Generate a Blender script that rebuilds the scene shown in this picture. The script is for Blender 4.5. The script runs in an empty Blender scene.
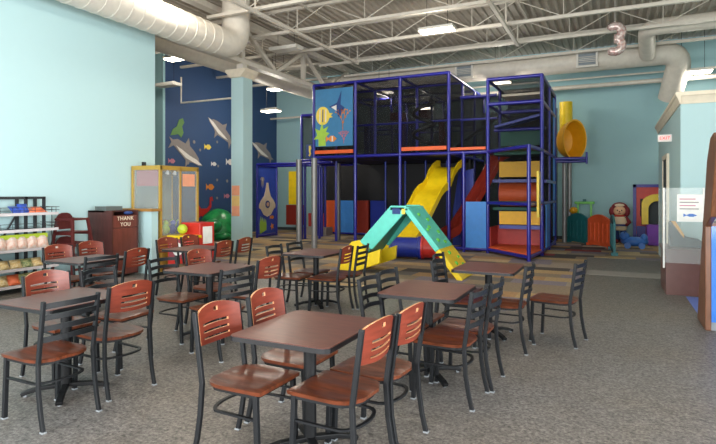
import bpy, bmesh, math, random
from mathutils import Vector, Matrix
random.seed(7)
S = bpy.context.scene
COL = S.collection
# ---------------------------------------------------------------- camera, world, light, exposure
F, HZ, EYE, YAW = 538.0, 193.0, 1.58, math.radians(25.5)
cam = bpy.data.cameras.new('camera'); camo = bpy.data.objects.new('camera', cam); COL.objects.link(camo)
cam.sensor_width = 36; cam.lens = F / 716 * 36; cam.shift_y = -(222 - HZ) / 716
camo.location = (0, 0, EYE); camo.rotation_euler = (math.pi / 2, 0, YAW); cam.clip_end = 200
S.camera = camo
S.view_settings.view_transform = 'Standard'; S.view_settings.look = 'None'
S.view_settings.gamma = 1; S.view_settings.use_curve_mapping = False
S.view_settings.exposure = 0.36
w = bpy.data.worlds.new('world'); S.world = w; w.use_nodes = True
w.node_tree.nodes['Background'].inputs[0].default_value = (.75, .88, 1, 1)
w.node_tree.nodes['Background'].inputs[1].default_value = 1.5
def area(name, loc, rot, sx, sy, power, col=(1, 1, 1)):
    l = bpy.data.lights.new(name, 'AREA'); l.shape = 'RECTANGLE'; l.size = sx; l.size_y = sy; l.energy = power; l.color = col
    o = bpy.data.objects.new(name, l); o.location = loc; o.rotation_euler = rot; COL.objects.link(o); return o
area('daylight_front', (-2.0, -3.3, 2.0), (math.radians(88), 0, 0), 13, 3.0, 1050, (1, .985, .97))
area('daylight_right', (6.8, 1.5, 2.0), (math.radians(88), 0, math.radians(90)), 7, 2.6, 225, (.97, .99, 1)).data.spread = math.radians(70)
LAMP = 62

# ---------------------------------------------------------------- helpers
def P(px, py, z=0.0):            # the place on the level z that the photo shows at a pixel
    d = F * (EYE - z) / (py - HZ); l = (px - 358) / F * d
    return Vector((-d * math.sin(YAW) + l * math.cos(YAW), d * math.cos(YAW) + l * math.sin(YAW)))
def lin(c): return c / 12.92 if c <= .04045 else ((c + .055) / 1.055) ** 2.4
def hx(h): return tuple(lin(int(h[i:i + 2], 16) / 255) for i in (0, 2, 4)) + (1,)
MATS = {}
def mat(name, h, rough=.5, metal=0, spec=.5, noise=0, scale=8, emis=0, alpha=None, trans=0, bump=0, stretch=None, h2=None, coat=0):
    if name in MATS: return MATS[name]
    m = bpy.data.materials.new(name); m.use_nodes = True; nt = m.node_tree; N = nt.nodes; L = nt.links
    b = N['Principled BSDF']; c = hx(h)
    b.inputs['Base Color'].default_value = c; b.inputs['Roughness'].default_value = rough
    b.inputs['Metallic'].default_value = metal; b.inputs['Specular IOR Level'].default_value = spec
    b.inputs['Coat Weight'].default_value = coat; b.inputs['Coat Roughness'].default_value = .15
    if emis: b.inputs['Emission Color'].default_value = c; b.inputs['Emission Strength'].default_value = emis
    if trans: b.inputs['Transmission Weight'].default_value = trans; b.inputs['IOR'].default_value = 1.05
    if alpha is not None: b.inputs['Alpha'].default_value = alpha
    tc = N.new('ShaderNodeTexCoord'); mp = N.new('ShaderNodeMapping'); L.new(tc.outputs['Object'], mp.inputs[0])
    if stretch: mp.inputs['Scale'].default_value = stretch
    tx = N.new('ShaderNodeTexNoise'); tx.inputs['Scale'].default_value = scale; tx.inputs['Detail'].default_value = 5
    L.new(mp.outputs[0], tx.inputs['Vector'])
    rp = N.new('ShaderNodeValToRGB'); rp.color_ramp.elements[0].position = .3; rp.color_ramp.elements[1].position = .7
    k = noise or .06
    rp.color_ramp.elements[0].color = hx(h2) if h2 else tuple(x * (1 - k) for x in c[:3]) + (1,)
    rp.color_ramp.elements[1].color = c if h2 else tuple(min(1, x * (1 + k)) for x in c[:3]) + (1,)
    L.new(tx.outputs['Fac'], rp.inputs[0]); L.new(rp.outputs[0], b.inputs['Base Color'])
    if bump:
        bp = N.new('ShaderNodeBump'); bp.inputs['Strength'].default_value = bump; bp.inputs['Distance'].default_value = .01
        L.new(tx.outputs['Fac'], bp.inputs['Height']); L.new(bp.outputs[0], b.inputs['Normal'])
    MATS[name] = m; return m
M = dict(
 wall=mat('wall_blue', 'B7D6D9', .75, noise=.005), wallb=mat('wall_blue_back', '9CC3C9', .75, noise=.005), navy=mat('mural_blue', '2C4A75', .7, noise=.06, scale=.6),
 cream=mat('cream_trim', 'E8DCC6', .6), white=mat('white_steel', 'D3CCC0', .5), duct=mat('painted_duct', 'D6CFC3', .5),
 deck=mat('roof_deck', 'B5AC9F', .6), iron=mat('black_powdercoat', '101113', .5, spec=.25), ironp=mat('graphite_powdercoat', '15171A', .48, spec=.3),
 seat=mat('seat_wood', '713820', .34, spec=.4, noise=.2, scale=5, stretch=(9, 1.2, 3), h2='43200F', coat=.12),
 back=mat('back_wood', '7E3525', .38, spec=.35, noise=.2, scale=5, stretch=(1.2, 3, 9), h2='66291A', coat=.08),
 edge=mat('pale_ply_edge', 'C98F62', .4), top=mat('table_laminate', '6E4034', .36, spec=.45, noise=.1, scale=7, stretch=(1, 9, 1), h2='573028'),
 band=mat('black_edge_band', '17171A', .35), rackm=mat('rack_black', '2A2C30', .5), lip=mat('shelf_lip', 'C9C2C4', .4),
 bin=mat('mahogany_laminate', '4E2A27', .4, noise=.2, scale=6, stretch=(4, 4, .6)), binf=mat('mahogany_front', '6A352D', .35, noise=.2, scale=6, stretch=(4, 4, .6)),
 hc=mat('highchair_wood', '5A2423', .35, noise=.2), gold=mat('gold_frame', 'C9A24A', .35, metal=.3), capw=mat('oak_cap', 'A8793F', .4),
 glass=mat('clear_glass', 'E6F0F0', .04, alpha=.16), guard=mat('guard_glass', 'E9F3F3', .1, alpha=.16), maroon=mat('maroon_panel', '9A4650', .5),
 grey=mat('mirror_grey', '93A0A0', .25, metal=.3), red=mat('toy_red', 'C62F26', .4), yel=mat('toy_yellow', 'F5D21A', .35), yeld=mat('amber_plastic', 'E0A21B', .35),
 orange=mat('foam_orange', 'E8622B', .5), redf=mat('foam_red', 'C2403A', .5), dred=mat('dark_red_plastic', '8E2A1C', .4), blue=mat('frame_blue', '1C1C8C', .3, coat=.3),
 sky=mat('foam_sky_blue', '3C86D6', .5), dblue=mat('slide_blue', '1F3398', .35), teal=mat('toy_teal', '62D5C4', .4), tealg=mat('slide_teal_dark', '2F8A82', .4),
 green=mat('toy_green', '66C646', .4), dgreen=mat('turf_green', '14564A', .6), pole=mat('grey_pole', '8D8C8C', .4, metal=.4), net=mat('black_net', '0E0E12', .9, alpha=.5),
 nett=mat('light_net', '101013', .9, alpha=.16), black=mat('black_vinyl', '0E0E12', .6), pad=mat('black_floor_pad', '1A1A20', .6),
 lamp=mat('lit_diffuser', 'FFF3DC', .5, emis=9), fixt=mat('fixture_white', 'D8D4CC', .5), panel=mat('mural_panel_blue', '3F80B0', .4), sub=mat('submarine_panel', '3049A8', .4, noise=.25, scale=1.2),
 cobalt=mat('counter_blue', '2F7BE0', .12, coat=.5), toe=mat('toe_grey', '8E979E', .5), wood=mat('end_panel_wood', '7A5038', .35, noise=.2, stretch=(4, 4, .6)),
 countb=mat('counter_brown', '6E4B46', .35, noise=.08), teald=mat('gate_teal', '17666B', .5), gor=mat('gate_orange', 'DF5A2B', .5), purple=mat('toy_purple', '7A3BB5', .4), viol=mat('frame_violet', '2C2A8E', .4),
 charc=mat('charcoal', '3C4448', .6), toyb=mat('toy_blue', '3D77C9', .4), turtle=mat('turtle_green', '1F8C4A', .3, noise=.5, scale=5, bump=.5), skin=mat('doll_tan', 'DDB28C', .6),
 dollr=mat('doll_red', '7A222B', .7), riser=mat('riser_yellow', 'F0B414', .5), dolc=mat('doll_cream', 'E2CFB2', .7), silver=mat('foil_silver', 'E4DCD6', .25, metal=.3, h2='B07A76', scale=14), paper=mat('paper_orange', 'F0A684', .7), papy=mat('paper_yellow', 'EBC77E', .7),
 papw=mat('paper_white', 'F0F0EC', .7), dolphin=mat('dolphin_grey', '8F8684', .6), belly=mat('decal_white', 'E9E4E0', .6), dtur=mat('decal_green', '5C8A45', .6), dor=mat('decal_orange', 'E58A3A', .6), dpk=mat('decal_pink', 'C97F93', .6),
 dyl=mat('decal_yellow', 'F2D65A', .6), dlime=mat('decal_lime', 'A9D14A', .6), dnav=mat('decal_navy', '24407E', .6), text=mat('cream_letters', 'E6D6BE', .6), exitr=mat('exit_red', 'FF3B30', .5, emis=1.2),
 bagw=mat('bag_white', 'E9E0D6', .35, noise=.3, scale=20, h2='D9A58E'), bagl=mat('bag_lime', 'B7CB3A', .35), bagy=mat('bag_yellow', 'C79A4A', .35, noise=.3, scale=30, h2='E8D9B0'), bagg=mat('bag_green', '4A7448', .35, noise=.3, scale=30, h2='C9C08A'), bagb=mat('bag_blue', '2F4FB0', .3), bago=mat('bag_orange', 'E8734A', .35),
 lavf=mat('blue_floor_reflection', '6C86D8', .5), mutef=mat('pale_floor_strip', '928C86', .6), trayg=mat('tray_grey', '6B7472', .5), pewter=mat('pewter_cap', '8B9094', .5))
def bm_(): return bmesh.new()
def box(bm, c, s, rz=0, rot=None):
    m = Matrix.Translation(c) @ (rot.to_matrix().to_4x4() if rot else Matrix.Rotation(rz, 4, 'Z')) @ Matrix.Diagonal((s[0], s[1], s[2], 1))
    bmesh.ops.create_cube(bm, size=1, matrix=m); return bm
def b2(bm, lo, hi): return box(bm, [(a + b) / 2 for a, b in zip(lo, hi)], [abs(b - a) for a, b in zip(lo, hi)])
def tube(bm, pts, r, seg=8, cap=True, sq=None, up=Vector((0, 0, 1))):
    """round tube along pts (or rectangular when sq=(w,h))"""
    pts = [Vector(p) for p in pts]; rings = []
    prev = None
    for i, p in enumerate(pts):
        a = pts[max(i - 1, 0)]; b = pts[min(i + 1, len(pts) - 1)]; t = (b - a).normalized()
        u = up if abs(t.dot(up)) < .95 else Vector((0, 1, 0))
        if prev is not None: u = prev
        x = t.cross(u).normalized(); y = x.cross(t).normalized(); prev = y
        rr = r[i] if isinstance(r, (list, tuple)) else r
        if sq: ring = [p + x * sq[0] / 2 * sx + y * sq[1] / 2 * sy for sx, sy in ((-1, -1), (1, -1), (1, 1), (-1, 1))]
        else: ring = [p + (x * math.cos(k * 2 * math.pi / seg) + y * math.sin(k * 2 * math.pi / seg)) * rr for k in range(seg)]
        rings.append([bm.verts.new(q) for q in ring])
    n = len(rings[0])
    for a, b in zip(rings, rings[1:]):
        for k in range(n): bm.faces.new((a[k], a[(k + 1) % n], b[(k + 1) % n], b[k]))
    if cap: bm.faces.new(rings[0][::-1]); bm.faces.new(rings[-1])
    return bm
def prism(bm, poly, axis, lo, hi):
    """extrude a 2-D outline along an axis"""
    def v(a, b, c): return {'x': (c, a, b), 'y': (a, c, b), 'z': (a, b, c)}[axis]
    A = [bm.verts.new(v(a, b, lo)) for a, b in poly]; B_ = [bm.verts.new(v(a, b, hi)) for a, b in poly]
    n = len(poly); bm.faces.new(A[::-1]); bm.faces.new(B_)
    for i in range(n): bm.faces.new((A[i], A[(i + 1) % n], B_[(i + 1) % n], B_[i]))
    return bm
def blob(bm, c, s, u=16, v=10, rz=0):
    bmesh.ops.create_uvsphere(bm, u_segments=u, v_segments=v, radius=1, matrix=Matrix.Translation(c) @ Matrix.Rotation(rz, 4, 'Z') @ Matrix.Diagonal((s[0], s[1], s[2], 1))); return bm
WORLDROOT = {}
def tag(o, label=None, cat=None, group=None, kind=None):
    for k, v in (('label', label), ('category', cat), ('group', group), ('kind', kind)):
        if v: o[k] = v
    return o
def obj(name, bm, m, parent=None, smooth=False, bevel=0, world=True):
    bmesh.ops.recalc_face_normals(bm, faces=bm.faces[:])
    me = bpy.data.meshes.new(name); ms = m if isinstance(m, tuple) else (m,); off = Vector((0, 0, 0))
    if parent is not None:
        r = parent
        while r.parent: r = r.parent
        if r.name in WORLDROOT: off = WORLDROOT[r.name]
    elif world and bm.verts:
        xs = [v.co for v in bm.verts]
        off = Vector(((min(v.x for v in xs) + max(v.x for v in xs)) / 2, (min(v.y for v in xs) + max(v.y for v in xs)) / 2, min(v.z for v in xs)))
    if off.length: bmesh.ops.translate(bm, verts=bm.verts, vec=-off)
    bm.to_mesh(me); bm.free(); [me.materials.append(M[q_] if isinstance(q_, str) else q_) for q_ in ms]
    if smooth:
        for p in me.polygons: p.use_smooth = True
    o = bpy.data.objects.new(name, me); COL.objects.link(o)
    if parent is not None: o.parent = parent
    else: o.location = off; WORLDROOT[o.name] = off.copy()
    if bevel:
        b = o.modifiers.new('bevel', 'BEVEL'); b.width = bevel; b.segments = 2; b.limit_method = 'ANGLE'
    if smooth:
        try: me.set_sharp_from_angle(angle=math.radians(40))
        except Exception: pass
    return o
def thing(name, label, cat, loc, group=None, local=False, rz=0):
    o = bpy.data.objects.new(name, None); COL.objects.link(o); o.location = loc; o.rotation_euler = (0, 0, rz)
    o.empty_display_size = .1
    if not local: WORLDROOT[o.name] = Vector(loc)
    return tag(o, label, cat, group)
def struct(name, bm, m): return tag(obj(name, bm, m), kind='structure')
def dup(root, loc, rz, label=None, group=None):
    def cp(o, par):
        c = o.copy(); COL.objects.link(c)
        if par: c.parent = par
        for ch in kids[o.name]: cp(ch, c)
        return c
    kids = {}
    def walk(o):
        kids[o.name] = list(o.children)
        for c in o.children: walk(c)
    walk(root); r = cp(root, None); r.location = loc; r.rotation_euler = (0, 0, rz)
    if label: r['label'] = label
    if group: r['group'] = group
    return r
def words(txt, size, m, loc, rot, parent=None, ext=.003, name='lettering', sx=1):
    cu = bpy.data.curves.new('t', 'FONT'); cu.body = txt; cu.size = size; cu.extrude = ext; cu.align_x = 'CENTER'; cu.align_y = 'CENTER'; cu.space_character = 1.1
    t = bpy.data.objects.new('t', cu); COL.objects.link(t); bpy.context.view_layer.update()
    me = bpy.data.meshes.new_from_object(t.evaluated_get(bpy.context.evaluated_depsgraph_get())); bpy.data.objects.remove(t)
    bm = bm_(); bm.from_mesh(me); bpy.data.meshes.remove(me)
    bmesh.ops.transform(bm, matrix=Matrix.Translation(loc) @ rot.to_matrix().to_4x4() @ Matrix.Diagonal((sx, 1, 1, 1)), verts=bm.verts)
    return obj(name, bm, m, parent)
from mathutils import Euler

# ---------------------------------------------------------------- floor materials
def floor_tint():
    m = bpy.data.materials.new('speckled_grey_floor'); m.use_nodes = True; nt = m.node_tree; N = nt.nodes; L = nt.links; b = N['Principled BSDF']
    tc = N.new('ShaderNodeTexCoord')
    a = N.new('ShaderNodeTexNoise'); a.inputs['Scale'].default_value = 42; a.inputs['Detail'].default_value = 8; a.inputs['Roughness'].default_value = .8
    c = N.new('ShaderNodeTexNoise'); c.inputs['Scale'].default_value = .7; c.inputs['Detail'].default_value = 3
    d = N.new('ShaderNodeTexVoronoi'); d.inputs['Scale'].default_value = 30
    for t in (a, c, d): L.new(tc.outputs['Object'], t.inputs['Vector'])
    r = N.new('ShaderNodeValToRGB'); r.color_ramp.elements[0].position = .36; r.color_ramp.elements[0].color = hx('383534'); r.color_ramp.elements[1].position = .66; r.color_ramp.elements[1].color = hx('B4AFAA')
    L.new(a.outputs['Fac'], r.inputs[0])
    r2 = N.new('ShaderNodeValToRGB'); r2.color_ramp.elements[0].position = .35; r2.color_ramp.elements[0].color = hx('8F8678'); r2.color_ramp.elements[1].position = .65; r2.color_ramp.elements[1].color = hx('8E8F92')
    L.new(c.outputs['Fac'], r2.inputs[0])
    mx = N.new('ShaderNodeMix'); mx.data_type = 'RGBA'; mx.blend_type = 'OVERLAY'; mx.inputs[0].default_value = .6
    L.new(r.outputs[0], mx.inputs[6]); L.new(r2.outputs[0], mx.inputs[7])
    r3 = N.new('ShaderNodeValToRGB'); r3.color_ramp.elements[0].position = .03; r3.color_ramp.elements[0].color = (1, 1, 1, 1); r3.color_ramp.elements[1].position = .07; r3.color_ramp.elements[1].color = (0, 0, 0, 1)
    L.new(d.outputs['Distance'], r3.inputs[0])
    mx2 = N.new('ShaderNodeMix'); mx2.data_type = 'RGBA'; mx2.inputs[7].default_value = hx('DDD3C4'); L.new(r3.outputs[0], mx2.inputs[0]); L.new(mx.outputs[2], mx2.inputs[6])
    fm = N.new('ShaderNodeMapping'); fm.inputs['Scale'].default_value = (1, 2.2, 1); fm.inputs['Rotation'].default_value = (0, 0, .5); L.new(tc.outputs['Object'], fm.inputs[0])
    f = N.new('ShaderNodeTexNoise'); f.inputs['Scale'].default_value = 9; f.inputs['Detail'].default_value = 9; f.inputs['Roughness'].default_value = .75; L.new(fm.outputs[0], f.inputs['Vector'])
    r4 = N.new('ShaderNodeValToRGB'); r4.color_ramp.elements[0].position = .36; r4.color_ramp.elements[0].color = (.42, .42, .43, 1); r4.color_ramp.elements[1].position = .54; r4.color_ramp.elements[1].color = (1, 1, 1, 1)
    L.new(f.outputs['Fac'], r4.inputs[0])
    m3 = N.new('ShaderNodeMix'); m3.data_type = 'RGBA'; m3.blend_type = 'MULTIPLY'; m3.inputs[0].default_value = .7; L.new(mx2.outputs[2], m3.inputs[6]); L.new(r4.outputs[0], m3.inputs[7])
    L.new(m3.outputs[2], b.inputs['Base Color']); b.inputs['Roughness'].default_value = .5
    return m
def carpet_mat():
    m = bpy.data.materials.new('patchwork_carpet'); m.use_nodes = True; nt = m.node_tree; N = nt.nodes; L = nt.links; b = N['Principled BSDF']
    tc = N.new('ShaderNodeTexCoord'); mp = N.new('ShaderNodeMapping'); mp.inputs['Scale'].default_value = (1 / .92, 1 / .46, 1)
    L.new(tc.outputs['Object'], mp.inputs[0])
    # shift every other row by a pseudo-random amount, then snap to cells
    sp = N.new('ShaderNodeSeparateXYZ'); L.new(mp.outputs[0], sp.inputs[0])
    fl = N.new('ShaderNodeMath'); fl.operation = 'FLOOR'; L.new(sp.outputs[1], fl.inputs[0])
    wn0 = N.new('ShaderNodeTexWhiteNoise'); wn0.noise_dimensions = '1D'; L.new(fl.outputs[0], wn0.inputs['W'])
    ad = N.new('ShaderNodeMath'); L.new(sp.outputs[0], ad.inputs[0]); L.new(wn0.outputs['Value'], ad.inputs[1])
    fx = N.new('ShaderNodeMath'); fx.operation = 'FLOOR'; L.new(ad.outputs[0], fx.inputs[0])
    cb = N.new('ShaderNodeCombineXYZ'); L.new(fx.outputs[0], cb.inputs[0]); L.new(fl.outputs[0], cb.inputs[1])
    wn = N.new('ShaderNodeTexWhiteNoise'); wn.noise_dimensions = '3D'; L.new(cb.outputs[0], wn.inputs['Vector'])
    r = N.new('ShaderNodeValToRGB'); r.color_ramp.interpolation = 'CONSTANT'
    cols = [(0, '8C7A66'), (.14, 'B0946A'), (.28, '6B6460'), (.4, '4A423F'), (.5, '988A7C'), (.63, 'BDA680'), (.74, '7F7580'), (.84, 'A8835A'), (.95, '8E3030'), (.975, 'B5A99A')]
    r.color_ramp.elements[0].color = hx(cols[0][1]); r.color_ramp.elements[1].position = cols[1][0]; r.color_ramp.elements[1].color = hx(cols[1][1])
    for p, c in cols[2:]: e = r.color_ramp.elements.new(p); e.color = hx(c)
    L.new(wn.outputs['Value'], r.inputs[0])
    n = N.new('ShaderNodeTexNoise'); n.inputs['Scale'].default_value = 25; n.inputs['Detail'].default_value = 6; L.new(tc.outputs['Object'], n.inputs['Vector'])
    mx = N.new('ShaderNodeMix'); mx.data_type = 'RGBA'; mx.blend_type = 'OVERLAY'; mx.inputs[0].default_value = .4
    L.new(r.outputs[0], mx.inputs[6]); L.new(n.outputs['Fac'], mx.inputs[7]); L.new(mx.outputs[2], b.inputs['Base Color']); b.inputs['Roughness'].default_value = .85
    return m

# ---------------------------------------------------------------- the shell
XW, YB, ZC = -9.0, 19.5, 6.4
struct('floor', b2(bm_(), (-16, -4, -.1), (8, YB + .2, 0)), floor_tint())
CP = carpet_mat()
struct('floor_carpet', prism(bm_(), [(-16, 8.2), (-.6, 8.2), (-.6, 14.4), (8, 14.4), (8, YB), (-16, YB)], 'z', 0, .006), CP)
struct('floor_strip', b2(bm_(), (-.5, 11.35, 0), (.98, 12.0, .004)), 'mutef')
struct('floor_tint', b2(bm_(), (.98, 8.0, 0), (1.9, 9.55, .004)), 'lavf')  # thin lavender patch: blue reflection on the floor, put in as colour
struct('wall_left', b2(bm_(), (XW - .2, -4, 0), (XW, 8.64, 5.06)), 'wall')
struct('wall_half', b2(bm_(), (XW, 7.72, 0), (-8.13, 7.88, 1.22)), 'wall')
struct('trim_1', b2(bm_(), (XW, 7.67, 1.22), (-8.08, 7.93, 1.27)), 'capw')
struct('wall_mural', b2(bm_(), (-13.4, 13.1, 0), (-13.2, YB, ZC)), 'navy')
struct('wall_recess', b2(bm_(), (-16, 13.0, 0), (-13.2, 13.1, ZC)), 'wallb')
struct('wall_far_left', b2(bm_(), (-16.2, -4, 0), (-16, 13.1, ZC)), 'wall')
struct('wall_back', b2(bm_(), (-13.4, YB, 0), (8.2, YB + .2, ZC)), 'wallb')
struct('wall_right', b2(bm_(), (8.0, -4, 0), (8.2, YB, ZC)), 'wall')
struct('baseboard_back', b2(bm_(), (-13.2, YB - .02, .006), (8, YB, .12)), 'charc')
bm = bm_()
b2(bm, (-16, -4, 0), (8, -3.8, .5)); b2(bm, (-16, -4, 3.6), (8, -3.8, ZC)); b2(bm, (-16, -4, .5), (-9, -3.8, 3.6)); b2(bm, (5.5, -4, .5), (8, -3.8, 3.6))
for x in (-6, -3, 0, 3): b2(bm, (x - .05, -4, .5), (x + .05, -3.8, 3.6))
struct('wall_front', bm, 'wall')
# corrugated roof deck, ribs along the room's depth
bm = bm_(); prof = []; x = -16.2; p = .2
while x < 8.2: prof += [(x, ZC), (x + .06, ZC), (x + .085, ZC + .05), (x + .175, ZC + .05)]; x += p
A = [bm.verts.new((a, -4, z)) for a, z in prof]; Bv = [bm.verts.new((a, YB + .2, z)) for a, z in prof]
for i in range(len(prof) - 1): bm.faces.new((A[i], A[i + 1], Bv[i + 1], Bv[i]))
b2(bm, (-16.2, -4, ZC + .1), (8.2, YB + .2, ZC + .2))
struct('ceiling', bm, 'deck')

# the light-blue room on the right
RX, RY0, RY1, RZ = 1.02, 10.7, 15.8, 3.2
struct('wall_booth', b2(bm_(), (RX, RY0, 0), (7.9, RY1, RZ + .1)), 'wall')
bm = bm_()
crown = [(0, 0), (.02, 0), (.03, .04), (.06, .12), (.08, .14), (.08, .2), (0, .2)]
for (a, b) in (((RX, RY1), (RX, RY0)),):
    prism(bm, [(RX - q, RZ - .1 + z) for q, z in crown], 'y', RY0 - .08, RY1 + .05)
prism(bm, [(RY0 - q, RZ - .1 + z) for q, z in crown], 'x', RX, 7.9)
struct('trim_2', bm, 'cream')
struct('door_1', b2(bm_(), (RX - .03, 12.9, 0), (RX + .01, 13.9, 2.3)), 'charc')
struct('trim_3', b2(b2(b2(bm_(), (RX - .05, 12.8, 0), (RX, 12.9, 2.4)), (RX - .05, 13.9, 0), (RX, 14.0, 2.4)), (RX - .05, 12.8, 2.3), (RX, 14.0, 2.4)), 'cream')

# ---------------------------------------------------------------- roof steel
def joist(y, x0, x1, name='ceiling_joist'):
    t = thing(name, 'white open-web steel roof joist crossing the ceiling deck', 'joist', ((x0 + x1) / 2, y, 5.75), 'roof joists')
    obj('bottom_chord', b2(bm_(), (x0, y - .05, 5.75), (x1, y + .05, 5.82)), 'white', t)
    obj('top_chord', b2(bm_(), (x0, y - .05, 6.32), (x1, y + .05, 6.395)), 'white', t)
    bm = bm_(); x = x0; k = 0
    while x + 1.1 <= x1 + .01:
        tube(bm, [(x, y, 5.8 if k % 2 else 6.34), (x + 1.1, y, 6.34 if k % 2 else 5.8)], .012, 6)
        if k % 2 == 0: tube(bm, [(x + 1.1, y, 5.8), (x + 1.1, y, 6.34)], .01, 6)
        x += 1.1; k += 1
    tag(obj('web', bm, 'white', t))
    return t
ORD = ['nearest', 'second', 'third', 'fourth', 'fifth', 'sixth', 'seventh', 'eighth', 'ninth', 'tenth']
def nth(k, place): return ('nearest to ' if k == 0 else ORD[k] + ' from ') + place
for k in range(10): joist(17.3 - 1.8 * k, -8.8, 7.9)['label'] = 'white open-web roof joist right of the girder, ' + nth(k, 'the back wall')
for k in range(4): joist(17.3 - 1.8 * k, -13.1, -9.5)['label'] = 'white open-web roof joist left of the girder, ' + nth(k, 'the back wall')
# girder from the column to the far wall
t = thing('roof_girder', 'deep white truss girder running over the pale blue column', 'girder', (-9.16, 10, 5.08))
obj('bottom_chord', b2(bm_(), (-9.28, -3.7, 5.08), (-9.04, YB, 5.2)), 'white', t)
obj('top_chord', b2(bm_(), (-9.28, -3.7, 6.15), (-9.04, YB, 6.3)), 'white', t)
y = 11.86
for k in range(3):
    obj('upright', b2(bm_(), (-9.22, y - .06 + 3.2 * k, 5.2), (-9.1, y + .06 + 3.2 * k, 6.15)), 'white', t)
for k in range(4):
    y0 = 11.86 + 1.6 * k; a = (5.2, 6.15) if k % 2 == 1 else (6.15, 5.2)
    obj('diagonal', tube(bm_(), [(-9.16, y0, a[0]), (-9.16, y0 + 1.6, a[1])], 0, sq=(.1, .1)), 'white', t)
for x, ye, lab in ((-7.4, 15.5, 'white bridging rail hung under the joists, left of the play structure'), (-2.44, 15.5, 'white bridging rail hung under the joists, above the tower')):
    t = thing('bridging_rail', lab, 'rail', (x, 10, 5.7))
    obj('rail', b2(bm_(), (x - .04, 4, 5.68), (x + .04, ye, 5.75)), 'white', t)
    obj('upper_rail', b2(bm_(), (x + .25, 4, 6.3), (x + .31, ye, 6.34)), 'white', t)
    for k in range(7): obj('hanger', tube(bm_(), [(x, ye - .03 - 1.8 * k, 5.7), (x, ye - .03 - 1.8 * k, 6.4)], .022, 6), 'white', t)

# column
t = thing('column', 'square pale blue column with white capital and orange notices', 'column', (-9.16, 11.86, 0))
obj('shaft', b2(bm_(), (-9.36, 11.66, 0), (-8.96, 12.06, 4.7)), 'wall', t)
bm = bm_(); prism(bm, [(-9.36, 4.68), (-9.4, 4.75), (-9.47, 4.82), (-9.5, 4.9), (-8.82, 4.9), (-8.85, 4.82), (-8.92, 4.75), (-8.96, 4.68)], 'y', 11.56, 12.16)
obj('capital', bm, 'cream', t)
obj('stub', b2(bm_(), (-9.26, 11.76, 4.9), (-9.06, 11.96, 5.08)), 'white', t)
for k, (m, z, lab) in enumerate((('paper', 1.58, 'orange notice on column, topmost'), ('papy', 1.3, 'yellow notice on column, middle one'), ('paper', 1.03, 'faded orange notice on column, lowest'))):
    s = obj('notice', b2(bm_(), (-9.33, 11.645, z - .12 + .05), (-9.08, 11.66, z + .2)), m, None); tag(s, lab, 'notice', 'notices on the column')

# ---------------------------------------------------------------- ducts
def duct(name, pts, r, lab, m='duct', seams=True):
    # sample round the bends
    t = thing(name, lab, 'duct', pts[0])
    Q = [Vector(p) for p in pts]; path = [Q[0]]
    for i in range(1, len(Q) - 1):
        a, b, c = Q[i - 1], Q[i], Q[i + 1]; k = min(r * 1.7, (b - a).length * .49, (c - b).length * .49)
        p0 = b + (a - b).normalized() * k; p1 = b + (c - b).normalized() * k
        for s in range(9): u = s / 8; path.append(p0 * (1 - u) ** 2 + b * 2 * u * (1 - u) + p1 * u * u)
    path.append(Q[-1])
    if seams:                      # raised spiral seams, part of the sheet metal itself
        full, rad = [path[0]], [r]
        for a, b in zip(path, path[1:]):
            n = int((b - a).length / .28); d = (b - a).normalized()
            for k in range(1, n):
                p = a + d * k * .28
                for o_, e_ in ((-.012, 0), (-.006, .007), (.006, .007), (.012, 0)): full.append(p + d * o_); rad.append(r + e_)
            full.append(b); rad.append(r)
        path, r = full, rad
    obj('tube', tube(bm_(), path, r, 28), m, t, smooth=True)
    return t
duct('spiral_duct', [(-8.4, -2, 5.15), (-8.4, 10.65, 5.15), (-8.4, 10.65, 6.33)], .34, 'large spiral duct running above the left wall and turning up beside the column')
duct('spiral_duct', [(-10.1, 5, 5.35), (-10.1, 19, 5.35)], .3, 'round duct running behind the white girder', seams=False)
duct('spiral_duct', [(-9.9, 17.9, 5.62), (1.75, 17.9, 5.62), (1.5, 18.75, 4.45)], .32, 'long round duct along the back wall bending down at the right', seams=False)
duct('spiral_duct', [(7.8, 15.95, 5.9), (.75, 15.95, 5.9), (.85, 17.5, 5.55)], .21, 'upper round duct at the right joining the long back duct', seams=False)
def vent(px, lab):
    u = (px - 358) / F; y = 17.55; d = y / (math.cos(YAW) + u * math.sin(YAW)); x = d * (-math.sin(YAW) + u * math.cos(YAW))
    t = thing('air_vent', lab, 'vent', (x, y, 5.38))
    obj('frame', b2(b2(b2(b2(bm_(), (x - .3, y - .04, 5.36), (x + .3, y + .06, 5.42)), (x - .3, y - .04, 5.78), (x + .3, y + .06, 5.84)), (x - .3, y - .04, 5.42), (x - .24, y + .06, 5.78)), (x + .24, y - .04, 5.42), (x + .3, y + .06, 5.78)), 'fixt', t)
    bm = bm_()
    for k in range(7): b2(bm, (x - .24, y, 5.44 + k * .05), (x + .24, y + .03, 5.465 + k * .05))
    b2(bm, (x - .24, y + .05, 5.42), (x + .24, y + .06, 5.78)); obj('louvre', bm, 'toe', t)
vent(587, 'white louvred vent on the back duct right of the yellow tube slide'); vent(464, 'white louvred vent on the back duct between the two blue towers')
tag(obj('sprinkler_pipe', tube(bm_(), [(-9, 18.7, 5.0), (7.9, 18.7, 5.0)], .07, 12), 'white', smooth=True), 'thick white pipe along the back wall under the duct', 'pipe')
tag(obj('conduit', tube(bm_(), [(-9, 18.9, 5.3), (7.9, 18.9, 5.3)], .03, 8), 'white', smooth=True), 'thin white conduit between the back duct and the thick pipe', 'conduit')
tag(obj('conduit', tube(bm_(), [(-9.7, 18.9, 4.7), (-13.1, 18.9, 4.7)], .04, 8), 'white', smooth=True), 'white conduit crossing in front of the navy mural', 'conduit')
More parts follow.
